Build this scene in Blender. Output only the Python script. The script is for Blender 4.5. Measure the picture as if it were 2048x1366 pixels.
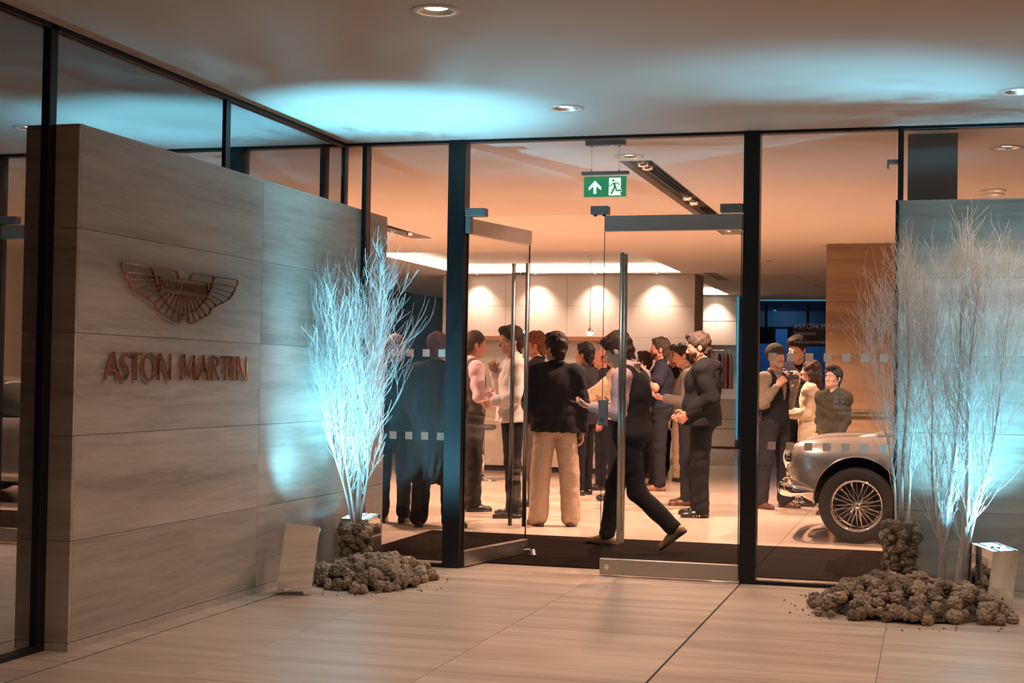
import bpy, bmesh, math, random
import numpy as np
from mathutils import Vector, Matrix

for _o in list(bpy.data.objects):
    bpy.data.objects.remove(_o, do_unlink=True)
SC = bpy.context.scene
COL = SC.collection
R = math.radians

# ------------------------------------------------------------------ camera
CAM_F, CAM_YAW, CAM_PITCH, CAM_ROLL = 2910.2, 0.28053, 0.024303, 0.015875
CAM_LOC = (4.3508, -10.3549, 1.43)


def make_camera():
    cd = bpy.data.cameras.new('view')
    cd.sensor_width = 36.0
    cd.sensor_fit = 'HORIZONTAL'
    cd.lens = CAM_F / 2048 * 36.0
    cd.clip_start, cd.clip_end = 0.05, 200
    co = bpy.data.objects.new('view', cd)
    COL.objects.link(co)
    fw = Vector((-math.sin(CAM_YAW) * math.cos(CAM_PITCH), math.cos(CAM_YAW) * math.cos(CAM_PITCH), math.sin(CAM_PITCH)))
    rt = Vector((math.cos(CAM_YAW), math.sin(CAM_YAW), 0))
    up = rt.cross(fw)
    c, s = math.cos(CAM_ROLL), math.sin(CAM_ROLL)
    r2 = rt * c + up * s
    u2 = up * c - rt * s
    m = Matrix((r2, u2, -fw)).transposed().to_4x4()
    m.translation = Vector(CAM_LOC)
    co.matrix_world = m
    SC.camera = co


make_camera()

# ------------------------------------------------------------------ world, exposure
WORLD = bpy.data.worlds.new('night')
SC.world = WORLD
WORLD.use_nodes = True
WORLD.node_tree.nodes['Background'].inputs[0].default_value = (0.30, 0.38, 0.55, 1)
WORLD.node_tree.nodes['Background'].inputs[1].default_value = 0.030
SC.view_settings.view_transform = 'Standard'
SC.view_settings.look = 'None'
SC.view_settings.gamma = 1.0
SC.view_settings.use_curve_mapping = False
SC.view_settings.exposure = 0.38
SC.cycles.transparent_max_bounces = 32
SC.cycles.max_bounces = 6
SC.cycles.diffuse_bounces = 3
SC.cycles.glossy_bounces = 4
SC.cycles.use_adaptive_sampling = True
SC.cycles.adaptive_threshold = 0.03
SC.cycles.sample_clamp_indirect = 4.0
SC.cycles.caustics_reflective = False
SC.cycles.caustics_refractive = False

# lamp levels (each lamp is built with its fitting further down)
WARM = (1.0, 0.58, 0.41)
WARM_OUT = (1.0, 0.68, 0.50)
CYAN = (0.165, 0.62, 0.86)
E_SOFFIT = 72.0       # recessed downlights outside
E_INSIDE = 430.0       # recessed downlights inside
E_SLOT = 880.0         # spots in the ceiling slots
E_WASH = 85.0         # wall washers
E_FLOOD = 185.0        # cyan floodlights

H = 3.2               # ceiling height
XW = 0.162            # right face of the stone block
RNG = random.Random(7)


# ------------------------------------------------------------------ materials
MATS = {}


def new_mat(name):
    m = bpy.data.materials.new(name)
    m.use_nodes = True
    nt = m.node_tree
    return m, nt, nt.nodes['Principled BSDF']


def mat(name, col, rough=0.6, metal=0.0, var=0.0, scale=20.0, bump=0.0, bscale=60.0, spec=0.5, emit=None, estr=0.0,
        coat=0.0, sheen=0.0, rand=0.0, stretch=(1, 1, 1)):
    if name in MATS:
        return MATS[name]
    m, nt, b = new_mat(name)
    c = (*col, 1)
    b.inputs['Base Color'].default_value = c
    b.inputs['Roughness'].default_value = rough
    b.inputs['Metallic'].default_value = metal
    b.inputs['Specular IOR Level'].default_value = spec
    if coat:
        b.inputs['Coat Weight'].default_value = coat
        b.inputs['Coat Roughness'].default_value = 0.06
    if sheen:
        b.inputs['Sheen Weight'].default_value = sheen
    if emit:
        b.inputs['Emission Color'].default_value = (*emit, 1)
        b.inputs['Emission Strength'].default_value = estr
    if var or bump or rand:
        tc = nt.nodes.new('ShaderNodeTexCoord')
        mp = nt.nodes.new('ShaderNodeMapping')
        mp.inputs['Scale'].default_value = stretch
        nt.links.new(tc.outputs['Object'], mp.inputs['Vector'])
    if var:
        n = nt.nodes.new('ShaderNodeTexNoise')
        n.inputs['Scale'].default_value = scale
        n.inputs['Detail'].default_value = 5
        nt.links.new(mp.outputs[0], n.inputs['Vector'])
        rmp = nt.nodes.new('ShaderNodeValToRGB')
        rmp.color_ramp.elements[0].position = 0.3
        rmp.color_ramp.elements[1].position = 0.7
        rmp.color_ramp.elements[0].color = tuple(max(0, x * (1 - var)) for x in col) + (1,)
        rmp.color_ramp.elements[1].color = tuple(min(1, x * (1 + var)) for x in col) + (1,)
        nt.links.new(n.outputs['Fac'], rmp.inputs['Fac'])
        last = rmp.outputs['Color']
        if rand:
            oi = nt.nodes.new('ShaderNodeObjectInfo')
            hs = nt.nodes.new('ShaderNodeHueSaturation')
            ma = nt.nodes.new('ShaderNodeMapRange')
            ma.inputs['To Min'].default_value = 1 - rand
            ma.inputs['To Max'].default_value = 1 + rand
            nt.links.new(oi.outputs['Random'], ma.inputs['Value'])
            nt.links.new(ma.outputs[0], hs.inputs['Value'])
            nt.links.new(last, hs.inputs['Color'])
            last = hs.outputs['Color']
        nt.links.new(last, b.inputs['Base Color'])
    if bump:
        n2 = nt.nodes.new('ShaderNodeTexNoise')
        n2.inputs['Scale'].default_value = bscale
        n2.inputs['Detail'].default_value = 4
        nt.links.new(mp.outputs[0], n2.inputs['Vector'])
        bp = nt.nodes.new('ShaderNodeBump')
        bp.inputs['Strength'].default_value = bump
        bp.inputs['Distance'].default_value = 0.01
        nt.links.new(n2.outputs['Fac'], bp.inputs['Height'])
        nt.links.new(bp.outputs[0], b.inputs['Normal'])
    MATS[name] = m
    return m


def travertine(name, dark, light, rough, along, rand_tone=0.05, contrast=1.0):
    """vein-cut travertine; 'along' = axis index the veins run along, veins stack on Z (walls) or Y (floors)."""
    m, nt, b = new_mat(name)
    N, L = nt.nodes, nt.links
    tc = N.new('ShaderNodeTexCoord')
    oi = N.new('ShaderNodeObjectInfo')
    vm = N.new('ShaderNodeVectorMath')
    vm.operation = 'MULTIPLY'
    vm.inputs[1].default_value = (37.0, 23.0, 51.0)
    cb = N.new('ShaderNodeCombineXYZ')
    for k in range(3):
        L.new(oi.outputs['Random'], cb.inputs[k])
    L.new(cb.outputs[0], vm.inputs[0])
    ad = N.new('ShaderNodeVectorMath')
    ad.operation = 'ADD'
    L.new(tc.outputs['Object'], ad.inputs[0])
    L.new(vm.outputs[0], ad.inputs[1])
    outs = []
    for (sa, sc, det, dist) in ((0.45, 5.0, 5.0, 0.30), (1.5, 22.0, 4.0, 0.45), (5.0, 80.0, 2.0, 0.2)):
        mp = N.new('ShaderNodeMapping')
        sv = [sc, sc, sc]
        sv[along] = sa
        mp.inputs['Scale'].default_value = sv
        L.new(ad.outputs[0], mp.inputs['Vector'])
        n = N.new('ShaderNodeTexNoise')
        n.inputs['Scale'].default_value = 1.0
        n.inputs['Detail'].default_value = det
        n.inputs['Roughness'].default_value = 0.6
        n.inputs['Distortion'].default_value = dist
        L.new(mp.outputs[0], n.inputs['Vector'])
        outs.append(n.outputs['Fac'])
    m0 = N.new('ShaderNodeMath')
    m0.operation = 'MULTIPLY'
    m0.inputs[1].default_value = 0.60
    L.new(outs[0], m0.inputs[0])
    mx = N.new('ShaderNodeMath')
    mx.operation = 'MULTIPLY_ADD'
    L.new(outs[1], mx.inputs[0])
    mx.inputs[1].default_value = 0.29
    L.new(m0.outputs[0], mx.inputs[2])
    mx2 = N.new('ShaderNodeMath')
    mx2.operation = 'MULTIPLY_ADD'
    L.new(outs[2], mx2.inputs[0])
    mx2.inputs[1].default_value = 0.11
    L.new(mx.outputs[0], mx2.inputs[2])
    rp = N.new('ShaderNodeValToRGB')
    rp.color_ramp.elements[0].position = 0.5 - 0.13 / contrast
    rp.color_ramp.elements[1].position = 0.5 + 0.13 / contrast
    rp.color_ramp.elements[0].color = (*dark, 1)
    rp.color_ramp.elements[1].color = (*light, 1)
    L.new(mx2.outputs[0], rp.inputs['Fac'])
    # small pits
    v = N.new('ShaderNodeTexVoronoi')
    mpv = N.new('ShaderNodeMapping')
    sv = [60, 60, 60]
    sv[along] = 22
    mpv.inputs['Scale'].default_value = sv
    L.new(ad.outputs[0], mpv.inputs['Vector'])
    L.new(mpv.outputs[0], v.inputs['Vector'])
    v.inputs['Scale'].default_value = 1.0
    pr = N.new('ShaderNodeMapRange')
    pr.inputs['From Min'].default_value = 0.04
    pr.inputs['From Max'].default_value = 0.12
    pr.inputs['To Min'].default_value = 0.86
    pr.inputs['To Max'].default_value = 1.0
    L.new(v.outputs['Distance'], pr.inputs['Value'])
    hs = N.new('ShaderNodeHueSaturation')
    ma = N.new('ShaderNodeMapRange')
    ma.inputs['To Min'].default_value = 1 - rand_tone
    ma.inputs['To Max'].default_value = 1 + rand_tone
    L.new(oi.outputs['Random'], ma.inputs['Value'])
    mm = N.new('ShaderNodeMath')
    mm.operation = 'MULTIPLY'
    L.new(ma.outputs[0], mm.inputs[0])
    L.new(pr.outputs[0], mm.inputs[1])
    L.new(mm.outputs[0], hs.inputs['Value'])
    # pale wandering veins
    mpw = N.new('ShaderNodeMapping')
    sw = [6.5, 6.5, 6.5]
    sw[along] = 1.1
    mpw.inputs['Scale'].default_value = sw
    L.new(ad.outputs[0], mpw.inputs['Vector'])
    nw = N.new('ShaderNodeTexNoise')
    nw.inputs['Scale'].default_value = 1.0
    nw.inputs['Detail'].default_value = 4
    nw.inputs['Distortion'].default_value = 0.5
    L.new(mpw.outputs[0], nw.inputs['Vector'])
    sb = N.new('ShaderNodeMath')
    sb.operation = 'SUBTRACT'
    sb.inputs[1].default_value = 0.5
    L.new(nw.outputs['Fac'], sb.inputs[0])
    ab = N.new('ShaderNodeMath')
    ab.operation = 'ABSOLUTE'
    L.new(sb.outputs[0], ab.inputs[0])
    vr = N.new('ShaderNodeMapRange')
    vr.inputs['From Max'].default_value = 0.022
    vr.inputs['To Min'].default_value = 0.20
    vr.inputs['To Max'].default_value = 0.0
    L.new(ab.outputs[0], vr.inputs['Value'])
    mv = N.new('ShaderNodeMix')
    mv.data_type = 'RGBA'
    L.new(vr.outputs[0], mv.inputs['Factor'])
    L.new(rp.outputs['Color'], mv.inputs['A'])
    mv.inputs['B'].default_value = tuple(min(1, x * 1.12) for x in light) + (1,)
    L.new(mv.outputs['Result'], hs.inputs['Color'])
    L.new(hs.outputs['Color'], b.inputs['Base Color'])
    b.inputs['Roughness'].default_value = rough
    MATS[name] = m
    return m


def glass_mat(name, tint, f0, rough=0.0):
    m = bpy.data.materials.new(name)
    m.use_nodes = True
    nt = m.node_tree
    N, L = nt.nodes, nt.links
    N.remove(N['Principled BSDF'])
    tr = N.new('ShaderNodeBsdfTransparent')
    tr.inputs[0].default_value = (*tint, 1)
    gl = N.new('ShaderNodeBsdfGlossy')
    gl.inputs['Roughness'].default_value = rough
    gl.inputs['Color'].default_value = (0.95, 0.98, 1, 1)
    lw = N.new('ShaderNodeLayerWeight')
    lw.inputs['Blend'].default_value = 0.5
    pw = N.new('ShaderNodeMath')
    pw.operation = 'POWER'
    pw.inputs[1].default_value = 5.0
    L.new(lw.outputs['Facing'], pw.inputs[0])
    ma = N.new('ShaderNodeMath')
    ma.operation = 'MULTIPLY_ADD'
    ma.inputs[1].default_value = 1 - f0
    ma.inputs[2].default_value = f0
    L.new(pw.outputs[0], ma.inputs[0])
    mx = N.new('ShaderNodeMixShader')
    L.new(ma.outputs[0], mx.inputs['Fac'])
    L.new(tr.outputs[0], mx.inputs[1])
    L.new(gl.outputs[0], mx.inputs[2])
    L.new(mx.outputs[0], N['Material Output'].inputs['Surface'])
    MATS[name] = m
    return m


travertine('trav_wall', (0.30, 0.255, 0.21), (0.56, 0.49, 0.42), 0.42, 1)
travertine('trav_wall_x', (0.30, 0.255, 0.21), (0.56, 0.49, 0.42), 0.42, 0)
travertine('trav_column', (0.22, 0.145, 0.085), (0.38, 0.27, 0.175), 0.30, 0)  # same stone as the walls; warm indoor light put into its colour
travertine('trav_floor', (0.40, 0.30, 0.22), (0.66, 0.53, 0.41), 0.38, 0, 0.04, 1.1)
mat('trav_plinth', (0.50, 0.44, 0.37), 0.5, var=0.1, scale=30)
mat('joint_dark', (0.02, 0.018, 0.016), 0.8)
mat('joint_grey', (0.22, 0.19, 0.16), 0.8)
mat('joint_cabinet', (0.42, 0.36, 0.31), 0.8)
mat('return_panel', (0.60, 0.50, 0.50), 0.6)
mat('slot_black', (0.008, 0.008, 0.009), 0.5)
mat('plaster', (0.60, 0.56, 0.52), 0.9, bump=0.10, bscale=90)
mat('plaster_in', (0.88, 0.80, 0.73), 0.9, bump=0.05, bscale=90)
mat('black_frame', (0.006, 0.007, 0.009), 0.38, spec=0.4)
mat('steel', (0.34, 0.33, 0.31), 0.30, 1.0, bump=0.03, bscale=200, stretch=(1, 1, 30))
mat('steel_brushed', (0.52, 0.50, 0.47), 0.34, 1.0)
mat('mirror_steel', (0.80, 0.78, 0.75), 0.045, 1.0)
mat('chrome', (0.85, 0.84, 0.82), 0.06, 1.0)
mat('warm_mirror_steel', (0.68, 0.38, 0.26), 0.07, 1.0)  # polished steel, with its warm reddish reflections put into the colour
mat('floor_in', (0.66, 0.54, 0.43), 0.15, var=0.06, scale=2.0, stretch=(0.6, 6, 1))
mat('entrance_mat', (0.020, 0.015, 0.013), 0.95, spec=0.0, var=0.25, scale=160, bump=0.6, bscale=300)
mat('cabinet', (0.76, 0.685, 0.62), 0.45)
mat('cabinet_wood', (0.42, 0.20, 0.10), 0.5, var=0.15, scale=12, stretch=(1, 8, 8))
mat('grey_paint', (0.16, 0.17, 0.17), 0.7)
mat('dark_paint', (0.035, 0.037, 0.042), 0.55)
mat('blue_wall', (0.10, 0.19, 0.34), 0.6)
mat('screen_black', (0.004, 0.005, 0.007), 0.12)
mat('white_led', (1, 1, 1), 0.5, emit=(1.0, 0.80, 0.62), estr=9.0)
mat('lamp_lens', (1, 1, 1), 0.5, emit=(1.0, 0.84, 0.68), estr=14.0)
mat('lamp_ring', (0.62, 0.58, 0.53), 0.35)
mat('cyan_led', (0.1, 0.5, 0.6), 0.4, emit=(0.25, 0.78, 1.0), estr=6.0)
mat('cyan_strip', (0.1, 0.5, 0.6), 0.4, emit=(0.10, 0.45, 0.65), estr=0.38)
mat('sign_green', (0.01, 0.17, 0.06), 0.35, emit=(0.015, 0.30, 0.11), estr=0.5)
mat('sign_white', (0.8, 0.85, 0.8), 0.4, emit=(0.85, 1.0, 0.90), estr=0.75)
mat('alu_grey', (0.20, 0.21, 0.21), 0.45, 0.6)
def frosted(name, c):
    m = bpy.data.materials.new(name)
    m.use_nodes = True
    N, L = m.node_tree.nodes, m.node_tree.links
    N.remove(N['Principled BSDF'])
    d, t, x = N.new('ShaderNodeBsdfDiffuse'), N.new('ShaderNodeBsdfTranslucent'), N.new('ShaderNodeMixShader')
    d.inputs[0].default_value = t.inputs[0].default_value = (*c, 1)
    x.inputs[0].default_value = 0.6
    L.new(d.outputs[0], x.inputs[1])
    L.new(t.outputs[0], x.inputs[2])
    L.new(x.outputs[0], N['Material Output'].inputs['Surface'])
    MATS[name] = m


frosted('vinyl', (0.72, 0.64, 0.56))
mat('vinyl_text', (0.40, 0.36, 0.32), 0.7)
_nt = MATS['vinyl_text'].node_tree
_nt.nodes['Principled BSDF'].inputs['Alpha'].default_value = 0.32
glass_mat('glass', (0.965, 0.970, 0.965), 0.032)
glass_mat('glass_left', (0.34, 0.36, 0.37), 0.44)
glass_mat('glass_door', (0.975, 0.985, 0.98), 0.014)
mat('glass_edge', (0.02, 0.05, 0.045), 0.2)


# ------------------------------------------------------------------ mesh helpers
class MB:
    def __init__(self):
        self.v, self.f, self.smooth = [], [], []

    def add(self, vs, fs, smooth=False):
        o = len(self.v)
        self.v += [tuple(x) for x in vs]
        self.f += [tuple(i + o for i in f) for f in fs]
        self.smooth += [smooth] * len(fs)
        return self

    def box(self, x0, x1, y0, y1, z0, z1, m=None):
        vs = [(x, y, z) for x in (x0, x1) for y in (y0, y1) for z in (z0, z1)]
        if m is not None:
            vs = [tuple(m @ Vector(v)) for v in vs]
        fs = [(0, 1, 3, 2), (4, 6, 7, 5), (0, 4, 5, 1), (2, 3, 7, 6), (0, 2, 6, 4), (1, 5, 7, 3)]
        return self.add(vs, fs)

    def bev(self, x0, x1, y0, y1, z0, z1, b=0.004, m=None):
        """box with chamfered edges"""
        vs, idx = [], {}
        for i, x in enumerate((x0, x1)):
            for j, y in enumerate((y0, y1)):
                for k, z in enumerate((z0, z1)):
                    sx, sy, sz = (b, -b)[i], (b, -b)[j], (b, -b)[k]
                    for a, q in enumerate(((x, y + sy, z + sz), (x + sx, y, z + sz), (x + sx, y + sy, z))):
                        idx[(i, j, k, a)] = len(vs)
                        vs.append(q)
        if m is not None:
            vs = [tuple(m @ Vector(v)) for v in vs]
        I = idx
        fs = []
        for i in (0, 1):
            q = [I[(i, 0, 0, 0)], I[(i, 0, 1, 0)], I[(i, 1, 1, 0)], I[(i, 1, 0, 0)]]
            fs.append(q if i == 0 else q[::-1])
            q = [I[(0, i, 0, 1)], I[(1, i, 0, 1)], I[(1, i, 1, 1)], I[(0, i, 1, 1)]]
            fs.append(q if i == 0 else q[::-1])
            q = [I[(0, 0, i, 2)], I[(0, 1, i, 2)], I[(1, 1, i, 2)], I[(1, 0, i, 2)]]
            fs.append(q if i == 0 else q[::-1])
        for i in (0, 1):
            for j in (0, 1):
                fs.append((I[(i, j, 0, 0)], I[(i, j, 1, 0)], I[(i, j, 1, 1)], I[(i, j, 0, 1)]))
                fs.append((I[(i, 0, j, 0)], I[(i, 1, j, 0)], I[(i, 1, j, 2)], I[(i, 0, j, 2)]))
                fs.append((I[(0, i, j, 1)], I[(1, i, j, 1)], I[(1, i, j, 2)], I[(0, i, j, 2)]))
                for k in (0, 1):
                    fs.append((I[(i, j, k, 0)], I[(i, j, k, 1)], I[(i, j, k, 2)]))
        return self.add(vs, fs)

    def tube(self, pts, rad, n=8, cap=True, smooth=True):
        pts = [Vector(p) for p in pts]
        rads = rad if isinstance(rad, (list, tuple)) else [rad] * len(pts)
        vs, fs = [], []
        ref = None
        for i, p in enumerate(pts):
            t = (pts[min(i + 1, len(pts) - 1)] - pts[max(i - 1, 0)])
            t = t.normalized() if t.length > 1e-9 else Vector((0, 0, 1))
            if ref is None:
                ref = t.orthogonal().normalized()
            ref = (ref - t * ref.dot(t))
            ref = ref.normalized() if ref.length > 1e-6 else t.orthogonal().normalized()
            bn = t.cross(ref)
            for k in range(n):
                a = 2 * math.pi * k / n
                vs.append(p + (ref * math.cos(a) + bn * math.sin(a)) * rads[i])
        for i in range(len(pts) - 1):
            for k in range(n):
                k2 = (k + 1) % n
                fs.append((i * n + k, i * n + k2, (i + 1) * n + k2, (i + 1) * n + k))
        self.add(vs, fs, smooth)
        if cap:
            o = len(self.v) - len(vs)
            self.f.append(tuple(o + k for k in range(n))[::-1])
            self.f.append(tuple(o + (len(pts) - 1) * n + k for k in range(n)))
            self.smooth += [False, False]
        return self

    def lathe(self, prof, n=32, m=None, smooth=True, closed=False):
        """prof: (r, z) about Z"""
        vs, fs = [], []
        for r, z in prof:
            for k in range(n):
                a = 2 * math.pi * k / n
                vs.append(Vector((r * math.cos(a), r * math.sin(a), z)))
        if m is not None:
            vs = [m @ v for v in vs]
        np_ = len(prof)
        for i in range(np_ if closed else np_ - 1):
            i2 = (i + 1) % np_
            for k in range(n):
                k2 = (k + 1) % n
                fs.append((i * n + k, i * n + k2, i2 * n + k2, i2 * n + k))
        return self.add(vs, fs, smooth)

    def prism(self, poly, fn, d0, d1):
        """poly: 2d points; fn(u,v,d)->3d"""
        n = len(poly)
        vs = [fn(u, v, d0) for u, v in poly] + [fn(u, v, d1) for u, v in poly]
        fs = [tuple(range(n))[::-1], tuple(range(n, 2 * n))]
        for i in range(n):
            j = (i + 1) % n
            fs.append((i, j, n + j, n + i))
        return self.add(vs, fs)

    def quadstrip(self, A, B, fn, d0, d1):
        """solid ribbon between polylines A and B (2d), extruded d0..d1"""
        n = len(A)
        vs = [fn(*a, d0) for a in A] + [fn(*b, d0) for b in B] + [fn(*a, d1) for a in A] + [fn(*b, d1) for b in B]
        fs = []
        for i in range(n - 1):
            fs.append((i, i + 1, n + i + 1, n + i))
            fs.append((2 * n + i, 3 * n + i, 3 * n + i + 1, 2 * n + i + 1))
            fs.append((i, 2 * n + i, 2 * n + i + 1, i + 1))
            fs.append((n + i, n + i + 1, 3 * n + i + 1, 3 * n + i))
        fs.append((0, n, 3 * n, 2 * n))
        fs.append((n - 1, 3 * n - 1, 4 * n - 1, 2 * n - 1)[::-1])
        return self.add(vs, fs)

    def mesh(self, name):
        me = bpy.data.meshes.new(name)
        me.from_pydata([tuple(v) for v in self.v], [], self.f)
        me.polygons.foreach_set('use_smooth', self.smooth)
        me.update()
        bm = bmesh.new()
        bm.from_mesh(me)
        bmesh.ops.recalc_face_normals(bm, faces=bm.faces)
        bm.to_mesh(me)
        bm.free()
        return me

    def build(self, name, m, parent=None, loc=None):
        me = self.mesh(name)
        me.materials.append(MATS[m] if isinstance(m, str) else m)
        return link(name, me, parent, loc)


def link(name, data, parent=None, loc=None, rot=None):
    o = bpy.data.objects.new(name, data)
    COL.objects.link(o)
    if parent is not None:
        o.parent = parent
    if loc is not None:
        o.location = loc
    if rot is not None:
        o.rotation_euler = rot
    return o


def tag(o, label=None, cat=None, group=None, kind=None):
    if label:
        o['label'] = label
    if cat:
        o['category'] = cat
    if group:
        o['group'] = group
    if kind:
        o['kind'] = kind
    return o


def thing(name, label, cat, loc=(0, 0, 0), rotz=0.0, group=None):
    o = link(name, None, None, loc, (0, 0, rotz))
    o.empty_display_size = 0.1
    return tag(o, label, cat, group)


def struct(o, label=None):
    o['kind'] = 'structure'
    if label:
        o['label'] = label
    return o


def spot(name, loc, target, energy, col, cone, blend, radius, parent=None):
    ld = bpy.data.lights.new(name, 'SPOT')
    ld.energy = energy
    ld.color = col
    ld.spot_size = R(cone)
    ld.spot_blend = blend
    ld.shadow_soft_size = radius
    o = link(name, ld)
    d = (Vector(target) - Vector(loc)).normalized()
    o.rotation_mode = 'QUATERNION'
    o.rotation_quaternion = d.to_track_quat('-Z', 'Y')
    o.location = loc
    if parent is not None:
        o.parent = parent
        o.matrix_parent_inverse = Matrix.Translation(Vector(parent.location)).inverted()
    return o


def slab_with_holes(name, m, x0, x1, y0, y1, z0, z1, holes, parent=None):
    """horizontal slab with rectangular openings (hx0,hx1,hy0,hy1)"""
    xs = sorted(set([x0, x1] + [v for h in holes for v in h[:2] if x0 < v < x1]))
    ys = sorted(set([y0, y1] + [v for h in holes for v in h[2:4] if y0 < v < y1]))
    nx, ny = len(xs) - 1, len(ys) - 1
    solid = [[not any(h[0] < (xs[i] + xs[i + 1]) / 2 < h[1] and h[2] < (ys[j] + ys[j + 1]) / 2 < h[3] for h in holes)
              for j in range(ny)] for i in range(nx)]
    mb = MB()
    for i in range(nx):
        for j in range(ny):
            if not solid[i][j]:
                continue
            a, b, c, d = xs[i], xs[i + 1], ys[j], ys[j + 1]
            mb.add([(a, c, z0), (b, c, z0), (b, d, z0), (a, d, z0)], [(3, 2, 1, 0)])
            mb.add([(a, c, z1), (b, c, z1), (b, d, z1), (a, d, z1)], [(0, 1, 2, 3)])
            for di, dj, e in ((-1, 0, ((a, d), (a, c))), (1, 0, ((b, c), (b, d))), (0, -1, ((a, c), (b, c))), (0, 1, ((b, d), (a, d)))):
                ii, jj = i + di, j + dj
                if 0 <= ii < nx and 0 <= jj < ny and solid[ii][jj]:
                    continue
                (ex, ey), (fx, fy) = e
                mb.add([(ex, ey, z0), (fx, fy, z0), (fx, fy, z1), (ex, ey, z1)], [(0, 1, 2, 3)])
    me = bpy.data.meshes.new(name)
    me.from_pydata(mb.v, [], mb.f)
    bm = bmesh.new()
    bm.from_mesh(me)
    bmesh.ops.remove_doubles(bm, verts=bm.verts, dist=1e-5)
    bmesh.ops.recalc_face_normals(bm, faces=bm.faces)
    bm.to_mesh(me)
    bm.free()
    me.materials.append(MATS[m])
    return link(name, me, parent)

# ================================================================== STRUCTURE
ROWS = [0.045, 0.5586, 1.094, 1.6198, 2.1556, 2.68]     # courses of the stone cladding
G = 0.0012                                              # half joint


def stone_panel(parent, x0, x1, y0, y1, z0, z1, m):
    c = Vector(((x0 + x1) / 2, (y0 + y1) / 2, (z0 + z1) / 2))
    mb = MB().bev(x0 - c.x, x1 - c.x, y0 - c.y, y1 - c.y, z0 - c.z, z1 - c.z, 0.0015)
    return mb.build('stone_panel', m, parent, c)


# --- outside floor: travertine slabs on a grey bed
floor = MB().box(-0.2, 12, -14.0, -0.002, -0.12, -0.006).build('floor', 'joint_grey')
struct(floor, 'travertine slab paving in front of the glass entrance')
XE = [-0.03, 1.005, 2.04, 3.075, 4.11, 5.145, 6.18, 7.215, 8.25]
YE = [-0.37, -1.33, -2.29, -3.25, -4.21, -5.17, -6.13]
for i in range(len(XE) - 1):
    w0 = 0.006 if abs(XE[i] - 3.075) < 0.01 else 0.0014
    w1 = 0.006 if abs(XE[i + 1] - 3.075) < 0.01 else 0.0014
    for j in range(len(YE) - 1):
        xa, xb = XE[i] + w0, XE[i + 1] - w1
        ya, yb = YE[j + 1] + 0.0014, YE[j] - 0.0014
        parts = [(xa, xb)]
        if i == 0:
            parts = [(xa, 0.296), (0.310, xb)]           # drain slot along the stone block
        for (pa, pb) in parts:
            c = Vector(((pa + pb) / 2, (ya + yb) / 2, -0.0125))
            MB().bev(pa - c.x, pb - c.x, ya - c.y, yb - c.y, -0.0125, 0.0125, 0.001).build('slab', 'trav_floor', floor, c)
    # narrow threshold course along the glass
    c = Vector(((XE[i] + XE[i + 1]) / 2, (-0.367 - 0.02) / 2, -0.0125))
    MB().bev(XE[i] + w0 - c.x, XE[i + 1] - w1 - c.x, -0.367 + 0.004 - c.y, -0.02 - c.y, -0.0125, 0.0125, 0.001).build('slab', 'trav_floor', floor, c)
MB().box(8.25, 12, -14, -0.02, -0.01, 0).build('slab', 'trav_floor', floor)
MB().box(-0.03, 8.25, -14, -6.133, -0.01, 0).build('slab', 'trav_floor', floor)
drain = MB().box(0.297, 0.309, -14, -0.03, -0.02, -0.002).build('drain_slot', 'joint_dark', floor)
MB().box(3.070, 3.080, -14, -0.03, -0.02, -0.002).build('movement_joint', 'joint_dark', floor)
MB().box(0.3, 8.2, -0.3735, -0.3665, -0.02, -0.003).build('movement_joint', 'joint_dark', floor)

# --- inside floor
floor_in = MB().box(-9, 9, -0.002, 28, -0.12, -0.011).build('floor_interior', 'joint_dark')
struct(floor_in, 'polished beige floor inside the showroom')
XI = [-9, -5.2, -1.06, 3.08, 5.15, 9]
for a, b in zip(XI[:-1], XI[1:]):
    MB().box(a + 0.003, b - 0.003, 0.0, 28, -0.011, 0.0).build('floor_tile', 'floor_in', floor_in)
MB().box(-9, 0, -9, -0.0021, -0.1, -0.004).build('floor_tile', 'floor_in', floor_in)

# --- soffit outside with openings for the recessed lamps
SOFFIT_LAMPS = [(2.03, -1.12), (4.85, -1.12), (2.03, -3.72), (4.85, -3.72), (2.03, -6.3), (4.85, -6.3), (2.03, -8.9), (4.85, -8.9), (7.6, -1.12), (7.6, -3.72)]
hs = 0.0875
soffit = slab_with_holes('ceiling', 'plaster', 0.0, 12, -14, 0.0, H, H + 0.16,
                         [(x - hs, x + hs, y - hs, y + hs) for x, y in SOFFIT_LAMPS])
struct(soffit, 'plastered soffit over the entrance')
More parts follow.
